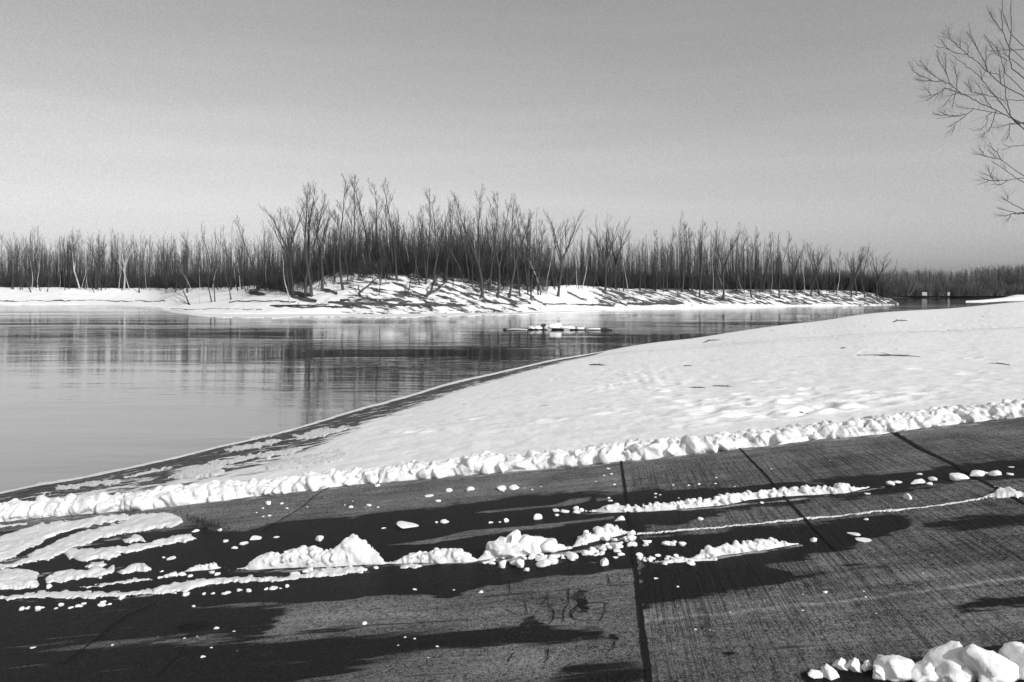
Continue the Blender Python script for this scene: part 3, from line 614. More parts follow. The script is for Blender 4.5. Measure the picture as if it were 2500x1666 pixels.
# large blocks in the lower right corner
for px, py, wp, hp, lb in [(2310, 1640, 115, 60, 'big round snow boulder in the bottom right corner, left of the largest'), (2405, 1650, 120, 78, 'largest snow boulder in the bottom right corner'), (2490, 1640, 90, 75, 'snow boulder cut by the right edge in the bottom corner'),
        (2195, 1648, 80, 36, 'low wide snow block left of the big round boulder'), (2115, 1634, 26, 24, 'right of a pair of snow knobs at the bottom edge'), (2088, 1636, 30, 28, 'middle snow knob at the bottom edge'), (2055, 1632, 30, 24, 'left snow knob at the bottom edge'), (2025, 1650, 40, 22, 'small snow block at the bottom edge left of the knobs'),
        (1988, 1650, 36, 20, 'leftmost snow block at the bottom edge'), (2150, 1652, 44, 30, 'snow block between the knobs and the low wide block'), (2250, 1655, 60, 34, 'snow block tucked in front of the round boulder'), (2345, 1665, 60, 40, 'snow block between the two biggest boulders'), (2440, 1675, 70, 40, 'snow block in front of the largest boulder')]:
    chunk(px, py, wp * 1.15, hp * 1.08, lb, big=True, depth=.9)
for px, py, w_ in [(2272, 1357, 13), (2291, 1389, 14), (2043, 1490, 12), (2246, 1467, 9), (2390, 1322, 9), (1678, 1525, 8), (690, 1412, 0), (2098, 1487, 0)]:
    if not w_: continue
    o = chunk(px, py, w_, w_ * .5, None); o.name = 'pebble'; me = o.data.copy(); me.materials.clear(); me.materials.append(M_stone); o.data = me
    tag(o, 'small dark pebble lying on the ribbed concrete', 'pebble', 'pebbles on the ribbed concrete')

# ------------------------------------------------------------------ tubes, sticks, grass
class Tubes:
    def __init__(s): s.V = []; s.Q = []; s.n = 0
    def add(s, P, r, sides=5):
        P = np.asarray(P, float); r = np.asarray(r, float); n = len(P)
        T = np.gradient(P, axis=0); T /= np.linalg.norm(T, axis=1)[:, None] + 1e-9
        ref = np.array([1., 0, 0]) if abs(T[:, 0]).mean() < .75 else np.array([0, 1., 0])
        A = np.cross(T, ref); A /= np.linalg.norm(A, axis=1)[:, None] + 1e-9; B = np.cross(T, A)
        th = np.arange(sides) * 2 * math.pi / sides
        ring = P[:, None, :] + r[:, None, None] * (np.cos(th)[None, :, None] * A[:, None, :] + np.sin(th)[None, :, None] * B[:, None, :])
        s.V.append(ring.reshape(-1, 3))
        i = (np.arange(n * sides).reshape(n, sides)) + s.n; j = np.roll(i, -1, 1)
        s.Q.append(np.stack([i[:-1], j[:-1], j[1:], i[1:]], -1).reshape(-1, 4)); s.n += n * sides
    def arr(s): return np.concatenate(s.V), np.concatenate(s.Q)
    def mesh(s, name): v, q = s.arr(); return mesh_np(name, v, q)

def stick(px, py, lpx, tilt, label, on='near', r=None, name='stick', cat='stick', mat=M_stick):
    if on == 'near': p0 = near_pt(px, py); p1 = near_pt(px + lpx, py + tilt)
    else: p0 = pav(px, py); p1 = pav(px + lpx, py + tilt)
    p0 = np.array([float(q) for q in p0]); p1 = np.array([float(q) for q in p1])
    c = (p0 + p1) / 2; n = 7; t_ = np.linspace(0, 1, n); P = p0 + (p1 - p0) * t_[:, None] - c
    ln = np.linalg.norm(p1 - p0); P[:, 1] += ln * .06 * np.sin(t_ * 5 + px); P[:, 2] += .01 + .02 * ln * np.sin(t_ * 3)
    rr = (r if r else .0009 * c[1])
    T = Tubes(); T.add(P, rr * (1 - .5 * t_) * (1 + .2 * np.sin(t_ * 20)), 6)
    k = 3; T.add([P[k], P[k] + (P[-1] - P[0]) * R.uniform(-.2, .2) + [0, ln * .05, ln * .02]], [rr * .5, rr * .2], 5)
    o = link_obj(name, T.mesh(name), mat, None, tuple(c)); return tag(o, label, cat)
stick(1320, 994, 40, 0, 'thick short dark stick lying on the snowfield left of centre')
stick(1742, 945, 54, 1, 'straight dark stick on the snowfield, the longer of two in line'); stick(1675, 948, 48, 1, 'thin stick just left of the straight dark one')
stick(2180, 788, 32, -4, 'stick with side twig far up the snowfield near its upper right'); stick(1715, 839, 42, -8, 'bent branch on the snow close to the shore')
stick(1126, 990, 22, 1, 'short stick on the snow near the shore, left one'); stick(1160, 992, 16, 1, 'short stick on the snow near the shore, right one')
stick(1575, 1037, 32, -12, 'slanted twig on the snow above the ridge'); stick(2095, 870, 160, 5, 'very long thin twig across the upper right snow', r=.02); stick(2410, 889, 60, 5, 'thin twig at the right edge of the snowfield')
stick(1440, 893, 40, 0, 'dark twig in the snow beside the mud band'); stick(870, 1022, 60, -12, 'driftwood stick on the mud by the water')
stick(435, 1533, 72, -14, 'dark flat stick lying on the lower left slab', 'pav', .009, mat=M_joint)
def bit(px, py, wpx, label, group):  # small bit of leaf litter lying on the snow
    x, y, z = [float(q) for q in near_pt(px, py)]; s = y / F
    V = clod(int(px * 7 + py), ICO2, 8, .5); me = mesh_np('litter_bit', V, ICO2[1])
    o = link_obj('litter_bit', me, M_stick, None, (x, y, z - .01)); o.scale = (wpx * s * .5, wpx * s * .35 + .03, max(.01, wpx * s * .14)); return tag(o, label, 'debris', group)
for px, py, w_ in [(1680, 896, 26), (1774, 880, 14), (2060, 851, 18), (2433, 852, 20), (1887, 883, 12), (1832, 877, 9), (2316, 808, 9), (1280, 989, 8), (1690, 828, 9), (1965, 798, 8), (1258, 913, 14), (1510, 951, 7), (1410, 973, 9), (1475, 985, 10), (2345, 972, 14), (1955, 1006, 12), (1972, 1010, 14), (1990, 1000, 10), (1940, 991, 10), (1880, 1030, 10), (1408, 864, 12), (1885, 809, 14)]:
    bit(px, py, w_, 'small dark clump of litter lying on the snowfield', 'litter on the snowfield')

for i in range(70):
    px = R.uniform(1000, 2480); py = R.uniform(float(ip(shore_px, px)) + 14, float(ip(ridge_bot, px)) - 75)
    if py > 0: bit(px, py, R.uniform(4, 9), 'tiny dark speck of litter on the open snow', 'specks on the snowfield')

T = Tubes()
for i in range(150):
    px = R.gauss(508, 24); py = 1283 + (px - 508) * .34 + R.gauss(0, 5)
    p = np.array(pav(px, py)) ; h = R.uniform(.015, .05); d = np.array([R.gauss(0, .02), R.gauss(0, .02), 0])
    T.add([p, p + d * .4 + [0, 0, h * .7], p + d + [0, 0, h]], [.0028, .002, .0008], 4)
tag(link_obj('grass_tuft', T.mesh('grass_tuft'), M_grass), 'tuft of dark dead grass at the broken slab edge on the left', 'grass', kind='stuff')

# ------------------------------------------------------------------ far land: left bank, mound and right bank
isl = np.array([  # px, shore row, crest row, crest distance
 (-700, 745, 704, 250), (30, 745, 703, 250), (250, 745.5, 705, 250), (330, 749, 706, 248), (400, 758, 706, 240), (450, 765, 706, 215), (560, 768, 704, 195), (650, 768, 700, 178), (760, 768, 688, 165), (850, 768, 664, 161), (1000, 767, 664, 161),
 (1150, 765, 676, 163), (1250, 764, 692, 167), (1330, 762, 704, 170), (1400, 760, 697, 178), (1500, 757, 708, 187), (1700, 753, 709, 200), (1900, 749, 710, 213), (2050, 747, 711, 225), (2130, 746, 716, 229), (2180, 745, 736, 228), (2196, 744.6, 744, 226)], float)
def isl_par(px):
    ys = np.interp(px, isl[:, 0], isl[:, 1]); ys = np.where((px > 180) & (px < 2150), ip(isl, px, 1, 40), ys)
    yc = np.where(px < 2120, ip(isl, px, 2, 40), np.interp(px, isl[:, 0], isl[:, 2])); dc = np.where(px < 2120, ip(isl, px, 3, 40), np.interp(px, isl[:, 0], isl[:, 3]))
    ys = ys + 1.2 * fbm(px * .012, px * 0 + 2, 4)
    d0 = CH * F / (ys - HY); zc = CH - (yc - HY) / F * dc
    return ys, yc, np.maximum(dc, d0 + 1.5), d0, np.maximum(zc, .1)
def isl_e(px): return np.interp(px, [150, 330, 361, 380, 450, 560, 640], [1., 3.5, 4.5, 4.0, 2.4, 1.3, 1.])
def isl_pt(px, py, back=None):
    ys, yc, dc, d0, zc = [float(v) for v in isl_par(np.array([float(px)]))]if False else [float(v[0]) for v in isl_par(np.array([float(px)]))]
    a = (px - 1250) / F
    if py <= yc or back: 
        y = dc + (back or R.uniform(0, 4)); return a * y, y, zc + .004 * (y - dc)
    t_ = np.linspace(0, 1, 200); yv = d0 + (dc - d0) * t_; zv = zc * t_ ** float(isl_e(px)); pv = HY + F * (CH - zv) / yv
    k = int(np.argmax(pv < py)); return a * yv[k], float(yv[k]), float(zv[k])
cols = np.concatenate([np.arange(-700, -40, 20), np.arange(-40, 2196.1, 2.5)])
ys, yc, dc, d0, zc = isl_par(cols); a = (cols - 1250) / F
tr = np.linspace(0, 1, 70)
Yf = d0 + (dc - d0) * tr[:, None]; Zf = zc * tr[:, None] ** isl_e(cols)[None]; PYf = HY + F * (CH - Zf) / Yf
backs = np.array([3, 8, 20, 45, 90, 140.])
endf = sst(2196, 2120, cols)
bb = backs[:, None] * (1 - .9 * sst(2120, 2196, cols))[None, :]
Yb = dc + bb; Zb = zc + 0 * bb + .3 * endf
Y = np.vstack([d0[None] - .4, Yf, Yb]); Z = np.vstack([d0[None] * 0 - .6, Zf, Zb]); X = a[None, :] * Y
nz = sst(0, .1, np.r_[0, tr, np.ones(6)])[:, None]
Z = Z + nz * (.5 * fbm(X * .08, Y * .08, 4) + .35 * fbm(X * .35, Y * .35, 3)) * (zc[None] / 5)
Z[1] = .25; 
PXf = np.tile(cols, (len(Y), 1)); PYf = HY + F * (CH - Z) / Y
bare = np.full(X.shape, .08)
U = PXf + 14 * fbm(PXf * .06, PYf * .15, 4); Wy = PYf + 7 * fbm(PXf * .05, PYf * .2, 4)
for wd, val, pl in [(4.5, 1, [(800, 737), (870, 741), (960, 744), (1060, 744), (1130, 746)]), (2, 1, [(660, 748), (760, 750), (860, 751)]), (2, .9, [(560, 737), (640, 735), (720, 737)]), (1.6, .9, [(830, 734), (900, 734), (975, 735)]),
     (2.5, .8, [(1330, 742), (1420, 744), (1500, 746)]), (5, .6, [(1380, 712), (1400, 722), (1440, 735)]), (3, .7, [(1440, 712), (1480, 728), (1530, 747)]), (4, .95, [(1530, 741), (1600, 742), (1660, 742)]), (7, .6, [(1655, 716), (1675, 730), (1690, 745)]),
     (5, .9, [(2120, 722), (2150, 735)]), (4, .9, [(2150, 728), (2190, 740)]), (7, .8, [(710, 718), (725, 728), (770, 735)]), (8, .8, [(610, 712), (640, 720)]), (6, .8, [(660, 700), (700, 715), (760, 720)]), (1.3, .9, [(-50, 735), (200, 734), (400, 736)]),
     (1.2, .8, [(380, 752), (460, 756), (560, 753), (640, 757)]), (4, .75, [(850, 700), (880, 712), (920, 722)]), (4, .75, [(960, 690), (1010, 712), (1040, 724)]), (5, .75, [(1090, 700), (1140, 720), (1160, 730)]), (5, .75, [(1160, 690), (1210, 715), (1240, 735)]), (3, .7, [(1240, 715), (1290, 742)]), (3, .7, [(1280, 715), (1330, 745)]), (7, .8, [(790, 708), (820, 716)])]:
    bare = np.maximum(bare, val * np.exp(-(segdist(U, Wy, pl) / wd) ** 2))
bare = np.maximum(bare, .47 * sst(700, 860, PXf) * sst(1420, 1250, PXf)); bare = np.maximum(bare, .52 * sst(1380, 1480, PXf) * sst(748, 742, PYf))  # mound: diagonal shadows painted in as soil streaks; right bank: soil patches
bare[71 + 0:] = np.maximum(bare[71:], .50)                                   # forest floor
V = np.stack([X, Y, Z], -1).reshape(-1, 3)
tag(link_obj('river_bank', mesh_np('river_bank', V, grid_faces(len(Y), len(cols)), {'bare': bare}), M_island), kind='structure')
# flat shelf of ice along the foot of the mound
cc = np.arange(395, 1480, 4.); a = (cc - 1250) / F; yo = isl_par(cc)[0]
wpx = np.interp(cc, [395, 520, 900, 1200, 1300, 1480], [1, 8, 7.5, 6, 3, 2]) * (1 + 1.1 * fbm(cc * .02, cc * 0, 4))
y1 = CH * F / (yo + wpx - HY); y2 = CH * F / (yo - HY)
V = np.concatenate([np.stack([a * y1, y1, y1 * 0 - .02], -1), np.stack([a * y1, y1 + .1, y1 * 0 + .05], -1), np.stack([a * y2, y2 - .5, y2 * 0 + .07], -1), np.stack([a * y2, y2 - .45, y2 * 0 - .02], -1)])
tag(link_obj('ice_shelf', mesh_np('ice_shelf', V, grid_faces(4, len(cc)), smooth=False), M_ice), kind='structure')
cc = np.arange(-400, 380, 4.); a = (cc - 1250) / F; yo = isl_par(cc)[0]; y1 = CH * F / (yo + 1.6 + 1.5 * fbm(cc * .02, cc * 0 + 7) - HY); y2 = CH * F / (yo - HY)
V = np.concatenate([np.stack([a * y1, y1, y1 * 0 - .02], -1), np.stack([a * y1, y1 + .1, y1 * 0 + .05], -1), np.stack([a * y2, y2 - .5, y2 * 0 + .07], -1), np.stack([a * y2, y2 - .45, y2 * 0 - .02], -1)])
tag(link_obj('ice_shelf', mesh_np('ice_shelf', V, grid_faces(4, len(cc)), smooth=False), M_ice), kind='structure')

# far right bank and snow bar
cc = np.linspace(1900, 3600, 120); a = (cc - 1250) / F; ds = CH * F / (727.5 + .6 * fbm(cc * .01, cc * 0) - HY)
YY = np.stack([ds - 2, ds, ds + 15, ds + 60, ds + 300]); ZZ = np.array([-.5, .4, 2.2, 3.2, 5])[:, None] * np.ones_like(cc)
tag(link_obj('far_bank', mesh_np('far_bank', np.stack([a * YY, YY, ZZ], -1).reshape(-1, 3), grid_faces(5, len(cc)), {'bare': ZZ * 0 + np.array([.8, .8, .75, .6, .6])[:, None]}), M_island), kind='structure')
cc = np.linspace(2358, 3400, 160); a = (cc - 1250) / F; f_ = sst(2358, 2470, cc)
lo = np.interp(cc, [2358, 2400, 2470, 2700, 3400], [738.2, 738, 733.5, 729, 727]); hi = np.interp(cc, [2358, 2400, 2450, 2480, 3400], [737, 733, 727, 720, 716])
d1 = CH * F / (lo - HY); d2 = d1 + 8 + 50 * f_; zz = np.maximum(CH - (hi - HY) / F * d2, .1)
YY = np.stack([d1 - 1, d1, (d1 + d2) / 2, d2, d2 + 30]); ZZ = np.stack([zz * 0 - .4, zz * 0 + .2, zz * .7, zz, zz * .5])
tag(link_obj('snow_bar', mesh_np('snow_bar', np.stack([a * YY, YY, ZZ], -1).reshape(-1, 3), grid_faces(5, len(cc)), {'bare': ZZ * 0 + .18}), M_island), kind='structure')

# ------------------------------------------------------------------ trees
def branchy(P, g, T, depth, L0, r0, up=.5, kids=6, sides=4, spread=.55, lo=.25):
    """children along polyline P"""
    for i in range(kids):
        t_ = lo + (1 - lo) * (i + g.random()) / kids * .98
        k = t_ * (len(P) - 1); j = min(int(k), len(P) - 2); p = P[j] + (P[j + 1] - P[j]) * (k - j)
        d = P[j + 1] - P[j]; d = d / np.linalg.norm(d)
        az = g.uniform(0, 2 * math.pi); side = np.array([math.cos(az), math.sin(az), 0.])
        dv = d * (1 - spread * .6) + side * spread + np.array([0, 0, up * .35]); dv /= np.linalg.norm(dv)
        ln = L0 * (1.15 - .75 * t_) * g.uniform(.6, 1.15); n = 5 if depth > 0 else 3
        Q = [p]
        for s_ in range(n - 1):
            dv = dv + np.array([g.normal(0, .10), g.normal(0, .10), up * .16 + g.normal(0, .05)]); dv /= np.linalg.norm(dv)
            Q.append(Q[-1] + dv * ln / (n - 1))
        Q = np.array(Q); rr = r0 * (1.1 - .7 * t_)
        T.add(Q, np.linspace(rr, max(rr * .3, .0007), n), sides)
        if depth > 0: branchy(Q, g, T, depth - 1, ln * .55, rr * .55, up, max(3, int(kids * .62)), 3, spread * 1.0, .2)
def make_tree(seed, kind):
    """unit-height bare tree: (trunk mesh arrays, crown mesh arrays)"""
    g = np.random.default_rng(seed); A = Tubes(); B = Tubes()
    def spine(h, lean, r, base=(0, 0, 0), n=10, wig=.012, r1=.12):
        P = [np.array(base, float)]; d = np.array([lean[0], lean[1], 1.])
        for i in range(n - 1):
            d = d + np.array([g.normal(0, wig * 6), g.normal(0, wig * 6), .1]); d /= np.linalg.norm(d); P.append(P[-1] + d * h / (n - 1))
        P = np.array(P); A.add(P, np.linspace(r, r * r1, n) * np.r_[1.35, np.ones(n - 1)], 7); return P
    if kind == 'vase':
        P = spine(.42, (g.normal(0, .05), 0), .0135, n=6, r1=.8)
        for i in range(4):
            az = i * 1.57 + g.uniform(-.5, .5); ln = g.uniform(.38, .62); q = P[-1 - (i % 2)]
            S = spine(ln, (math.cos(az) * .42, math.sin(az) * .42), .0085, q, 8, .014)
            branchy(S, g, B, 1, .28, .0030, .55, 9, 4, .5)
        branchy(P, g, B, 1, .2, .003, .5, 3, 4, .6, .5)
    elif kind == 'straight':
        P = spine(1., (g.normal(0, .03), 0), .0105, n=12)
        branchy(P, g, B, 2, .30, .0029, .65, 14, 4, .5, .32)
    elif kind == 'fork':
        P = spine(.32, (g.normal(0, .04), 0), .012, n=5, r1=.85)
        for i in range(2):
            az = g.uniform(-.4, .4) + i * math.pi
            S = spine(g.uniform(.58, .70), (math.cos(az) * .2, math.sin(az) * .2), .0082, P[-1], 9)
            branchy(S, g, B, 2, .26, .0027, .6, 11, 4, .5, .2)
    elif kind == 'slim':
        P = spine(1., (g.normal(0, .06), 0), .0075, n=10)
        branchy(P, g, B, 1, .22, .0021, .8, 10, 3, .42, .4)
    return A, B
TR = {}
for kind, n in (('vase', 5), ('straight', 6), ('fork', 5), ('slim', 6)):
    TR[kind] = []
    for i in range(n):
        A, B = make_tree(100 + i * 7 + len(kind), kind); va, qa = A.arr(); vb, qb = B.arr()
        top = max(va[:, 2].max(), vb[:, 2].max()); va /= top; vb /= top
        tm = mesh_np('trunk', va, qa); tm.materials.append(M_bark); cm = mesh_np('crown', vb, qb); cm.materials.append(M_twig)
        tp = mesh_np('trunk', va, qa); tp.materials.append(M_pale)
        TR[kind].append((tm, cm, tp))
def tree(px, py, topx, topy, kind, label, group=None, pale=False, fat=1.):
    x, y, z = isl_pt(px, py); h = (py - topy) / F * y; h = max(h, 1.); lean = math.atan2((topx - px), (py - topy)) * .8
    i = R.randrange(len(TR[kind])); tm, cm, tp = TR[kind][i]
    e_ = empty('bare_tree', (x, y, z - .15)); e_.rotation_euler = (R.uniform(-.03, .03), lean, R.uniform(-.25, .25) + R.choice([0, math.pi]) * 0)
    e_.scale = (h * fat, h * fat, h)
    for nm, me in (('trunk', tp if pale else tm), ('crown', cm)):
        o = bpy.data.objects.new(nm, me); C.link(o); o.parent = e_
    return tag(e_, label, 'tree', group)
LB = 'on the left bank'; PT = 'on the low snowy point'; MD = 'on the snowy mound'; RB = 'on the right bank'
heroes = [
 (76, 714, 68, 561, 'slim', 'slender grey tree nearest the left edge ' + LB, 0), (116, 712, 122, 610, 'slim', 'short thin tree in front of the wood ' + LB, 0), (92, 700, 103, 600, 'slim', 'pale leaning stem beside the short thin tree ' + LB, 1),
 (145, 706, 155, 650, 'slim', 'short pale sapling leaning right ' + LB, 1), (170, 703, 172, 556, 'vase', 'wide fan crowned tree behind the pale forked one ' + LB, 0), (195, 707, 205, 556, 'fork', 'pale forked tree with two bright stems ' + LB, 1),
 (235, 706, 238, 562, 'vase', 'dark spreading tree right of the pale forked one ' + LB, 0), (248, 709, 250, 580, 'slim', 'dark thick stemmed tree with a shadow ' + LB, 0), (303, 709, 316, 563, 'vase', 'stout pale based tree with a wide crown ' + LB, 1),
 (316, 709, 335, 600, 'slim', 'slanted pale stem beside the stout tree ' + LB, 1), (340, 715, 345, 575, 'straight', 'dark tree standing furthest forward ' + LB, 0), (408, 707, 408, 570, 'vase', 'broad bare tree with two upright limbs ' + LB, 0), (428, 714, 440, 578, 'straight', 'last dark tree before the snowy point ' + LB, 0), (388, 708, 392, 640, 'slim', 'thin sapling left of the broad tree ' + LB, 0), (290, 707, 292, 605, 'slim', 'thin pale pole left of the stout tree ' + LB, 1), (30, 700, 50, 565, 'vase', 'fan shaped tree at the very left edge ' + LB, 0),
 (488, 742, 486, 650, 'slim', 'short thin stem nearest the tip ' + PT, 1), (470, 715, 472, 640, 'slim', 'small pale sapling behind the tip ' + PT, 1), (517, 738, 491, 548, 'slim', 'tall mast like tree leaning left ' + PT, 0), (525, 737, 510, 561, 'slim', 'dark stem paired with the tall leaning mast ' + PT, 0),
 (564, 731, 534, 548, 'slim', 'dark pole tree leaning left with a short shadow ' + PT, 0), (581, 711, 558, 541, 'slim', 'thin tree leaning left behind the dark pole ' + PT, 0), (602, 713, 590, 565, 'slim', 'thin upright tree between two leaning ones ' + PT, 0), (629, 706, 598, 520, 'straight', 'tallest left leaning tree ' + PT, 0), (540, 706, 538, 590, 'slim', 'faint thin tree in the middle ' + PT, 0),
 (709, 708, 672, 470, 'vase', 'arching tree with a crown swept to the left, first ' + MD, 0), (718, 724, 700, 500, 'straight', 'dark trunk in the clump left ' + MD, 0), (760, 722, 735, 436, 'fork', 'tall forked tree rising from the dark clump ' + MD, 0), (745, 724, 790, 450, 'fork', 'tree leaning right out of the dark clump ' + MD, 0),
 (787, 708, 788, 480, 'vase', 'spreading tree right of the dark clump ' + MD, 0), (838, 709, 806, 424, 'straight', 'tall tree leaning left, at the foot of the slope ' + MD, 0), (852, 672, 862, 428, 'straight', 'tall tree standing where the slope begins ' + MD, 0),
 (906, 668, 898, 427, 'straight', 'tall tree with even side limbs on the crest ' + MD, 0), (937, 671, 925, 429, 'straight', 'tall tree next to the thick stump on the crest ' + MD, 0), (969, 684, 972, 434, 'straight', 'rightmost of the five tallest trees ' + MD, 0), (925, 724, 930, 610, 'slim', 'short dark tree low on the slope, its trunk black against snow ' + MD, 0),
 (1025, 699, 1016, 510, 'straight', 'medium tree left of the gap in the skyline ' + MD, 0), (1039, 697, 1044, 461, 'straight', 'tall thin tree in the middle of the crest ' + MD, 0), (1060, 700, 1085, 473, 'fork', 'forked tree with a right leaning limb past mid crest ' + MD, 0),
 (1147, 693, 1126, 468, 'straight', 'slim tree before the great forked one ' + MD, 0), (1178, 727, 1148, 450, 'fork', 'great forked tree leaning left, right half ' + MD, 0), (1195, 711, 1196, 470, 'straight', 'upright tree right of the great forked one ' + MD, 0), (1215, 727, 1246, 472, 'fork', 'right leaning tree near the end ' + MD, 0), (1243, 727, 1283, 470, 'fork', 'tree bending right with a curved limb ' + MD, 0),
 (1297, 731, 1312, 536, 'straight', 'dark low based tree at the right end ' + MD, 0), (1270, 724, 1262, 540, 'straight', 'thin dark tree between the bending tree and the end ' + MD, 0), (1320, 722, 1330, 550, 'slim', 'slim tree just before the big round crowned one', 0),
 (1362, 725, 1380, 496, 'vase', 'big round crowned tree standing apart from the mound', 0), (1421, 707, 1440, 600, 'slim', 'pale bent trunk right of the big round crowned tree', 1),
 (1478, 711, 1470, 535, 'vase', 'dense upright tree, first of a pair ' + RB, 0), (1502, 708, 1510, 520, 'vase', 'dense upright tree, second of a pair ' + RB, 0), (1560, 712, 1565, 585, 'slim', 'short dark snag like tree after the pair ' + RB, 0), (1600, 712, 1590, 560, 'straight', 'grey tree left of the tallest one ' + RB, 0),
 (1630, 712, 1628, 555, 'straight', 'straight dark tree close to the tallest one ' + RB, 0), (1665, 714, 1676, 512, 'fork', 'tallest tree ' + RB, 0), (1690, 712, 1705, 565, 'straight', 'bushy tree hugging the tallest one ' + RB, 0), (1708, 727, 1738, 535, 'straight', 'slanting tree at the water side after the tallest ' + RB, 0), (1765, 731, 1787, 535, 'vase', 'full crowned tree rooted low ' + RB, 0),
 (1800, 712, 1815, 560, 'straight', 'upright tree right of the full crowned one ' + RB, 0), (1835, 727, 1828, 552, 'straight', 'tree with a thick dark foot, mid way ' + RB, 0), (1862, 713, 1870, 565, 'straight', 'thin crowned tree past mid way ' + RB, 0), (1903, 727, 1912, 563, 'straight', 'tree with a wispy top past mid way ' + RB, 0), (1940, 714, 1950, 580, 'vase', 'low wide tree before the gap ' + RB, 0),
 (1980, 724, 1978, 612, 'straight', 'shorter tree by the gap ' + RB, 0), (2001, 722, 2018, 590, 'vase', 'fan topped tree after the gap ' + RB, 0), (2046, 736, 2055, 618, 'slim', 'pale streaked forked tree near the water toward the tip ' + RB, 1), (2078, 726, 2075, 602, 'straight', 'left one of the end clump ' + RB, 0), (2090, 722, 2096, 597, 'vase', 'broad one in the end clump ' + RB, 0),
 (2112, 727, 2127, 588, 'fork', 'tallest one in the end clump ' + RB, 0), (2140, 722, 2155, 605, 'vase', 'right one of the end clump ' + RB, 0), (2168, 728, 2202, 622, 'slim', 'last small tree leaning out over the river ' + RB, 0), (2158, 722, 2190, 640, 'fork', 'low shrubby tree behind the last leaning one ' + RB, 0)]
for px, py, tx, ty, kd, lb, pale in heroes:
    lb = lb[0].upper().lower() + lb[1:]
    tree(px, py, tx, ty, kd, lb, pale=bool(pale), fat=1.25 if py - ty < 130 else 1.05)
# stems of the wood's front rank, alike along each bank
segs = [(20, 450, 708, 590, 650, 34, 'stem in the front rank on the left bank', 'front stems of the left wood'), (440, 700, 706, 560, 625, 26, 'stem in the wood behind the snowy point', 'front stems behind the point'),
        (700, 1330, 690, 490, 600, 60, 'stem among the trees of the snowy mound', 'stems of the mound'), (1330, 1760, 711, 575, 660, 40, 'stem in the left half of the right bank', 'front stems, right bank near half'), (1760, 2150, 713, 600, 665, 36, 'stem toward the end of the right bank', 'front stems, right bank end')]
for x0, x1, yb, t0, t1, n, lb, gp in segs:
    for i in range(n):
        px = R.uniform(x0, x1); yc_ = float(np.interp(px, isl[:, 0], isl[:, 2])); py = yc_ + abs(R.gauss(0, 12 if 'mound' in gp else 4)) + 1
        dx_ = R.gauss(0, 12); ty_ = R.uniform(t0, t1); pl_ = R.random() < .13
        l2 = ('pale ' if pl_ else 'dark ') + ('left leaning ' if dx_ < -9 else 'right leaning ' if dx_ > 9 else 'upright ') + ('tall ' if ty_ < (t0 + t1) / 2 else 'short ') + lb
        tree(px, py, px + dx_, ty_, R.choice(['slim', 'slim', 'straight']), l2, gp, pale=pl_)

# dense wood behind: one mass made of real stems
def light_tree(seed):
    g = np.random.default_rng(seed); T = Tubes(); n = 7
    P = np.cumsum(np.vstack([[0, 0, 0], np.c_[g.normal(0, .012, (n - 1, 2)), np.full(n - 1, 1 / (n - 1))]]), 0)
    T.add(P, np.linspace(.0085, .0018, n), 3); branchy(P, g, T, 1, .25, .0019, .75, 12, 3, .42, .25)
    return T.arr()
LT = [light_tree(500 + i) for i in range(10)]
def brush(seed):
    g = np.random.default_rng(seed); T = Tubes()
    for i in range(7):
        d = np.array([g.normal(0, .35), g.normal(0, .35), 1.]); P = [np.zeros(3) + [g.normal(0, .1), g.normal(0, .1), 0]]
        for k in range(3): d = d + g.normal(0, .15, 3); P.append(P[-1] + d / 3 * g.uniform(.7, 1.))
        P = np.array(P); T.add(P, np.linspace(.013, .004, 4), 3); branchy(P, g, T, 0, .45, .006, .3, 5, 3, .6, .2)
    return T.arr()
BR = [brush(800 + i) for i in range(6)]
def mass(name, items, mat, label, cat):
    VV = []; QQ = []; n = 0
    for (x, y, z, h, proto, fat) in items:
        v, q = proto; a_ = R.uniform(0, 6.28); c, s = math.cos(a_), math.sin(a_)
        w_ = np.stack([(v[:, 0] * c - v[:, 1] * s) * h * fat + x, (v[:, 0] * s + v[:, 1] * c) * h * fat + y, v[:, 2] * h + z], -1)
        VV.append(w_.astype(np.float32)); QQ.append(q + n); n += len(v)
    o = link_obj(name, mesh_np(name, np.concatenate(VV), np.concatenate(QQ), smooth=False), mat)
    return tag(o, label, cat, kind='stuff')
topline = np.array([(-700, 590), (30, 588), (120, 592), (170, 585), (300, 590), (420, 596), (520, 592), (600, 588), (680, 580), (760, 575), (850, 560), (920, 555), (980, 560), (1000, 575), (1080, 560), (1180, 560), (1250, 565), (1330, 590), (1390, 600), (1450, 575), (1500, 560), (1530, 600), (1600, 585),
   (1680, 575), (1780, 585), (1860, 595), (1950, 620), (2050, 640), (2150, 655), (2196, 700)], float)
items = []; br = []
for i in range(2700):
    px = R.uniform(-260, 2165); bk = 4 + 78 * R.random() ** 1.2
    if px > 2040: bk = R.uniform(1, 12)
    x, y, z = isl_pt(px, 0, back=bk)
    ty = float(np.interp(px, topline[:, 0], topline[:, 1])) + 10 + abs(R.gauss(0, 22)) * R.choice([-1, 1, 1])
    h = max(3, CH - (ty - HY) / F * y - z); h *= R.uniform(.72, 1.06); items.append((x, y, z - .2, h, R.choice(LT), 1.0))
for i in range(4600):
    px = R.uniform(-260, 2165); bk = 1.5 + 60 * R.random() ** 1.3
    if px > 2100: bk = R.uniform(0, 8)
    x, y, z = isl_pt(px, 0, back=bk); br.append((x, y, z - .1, R.uniform(2.2, 6.0), R.choice(BR), 1.))
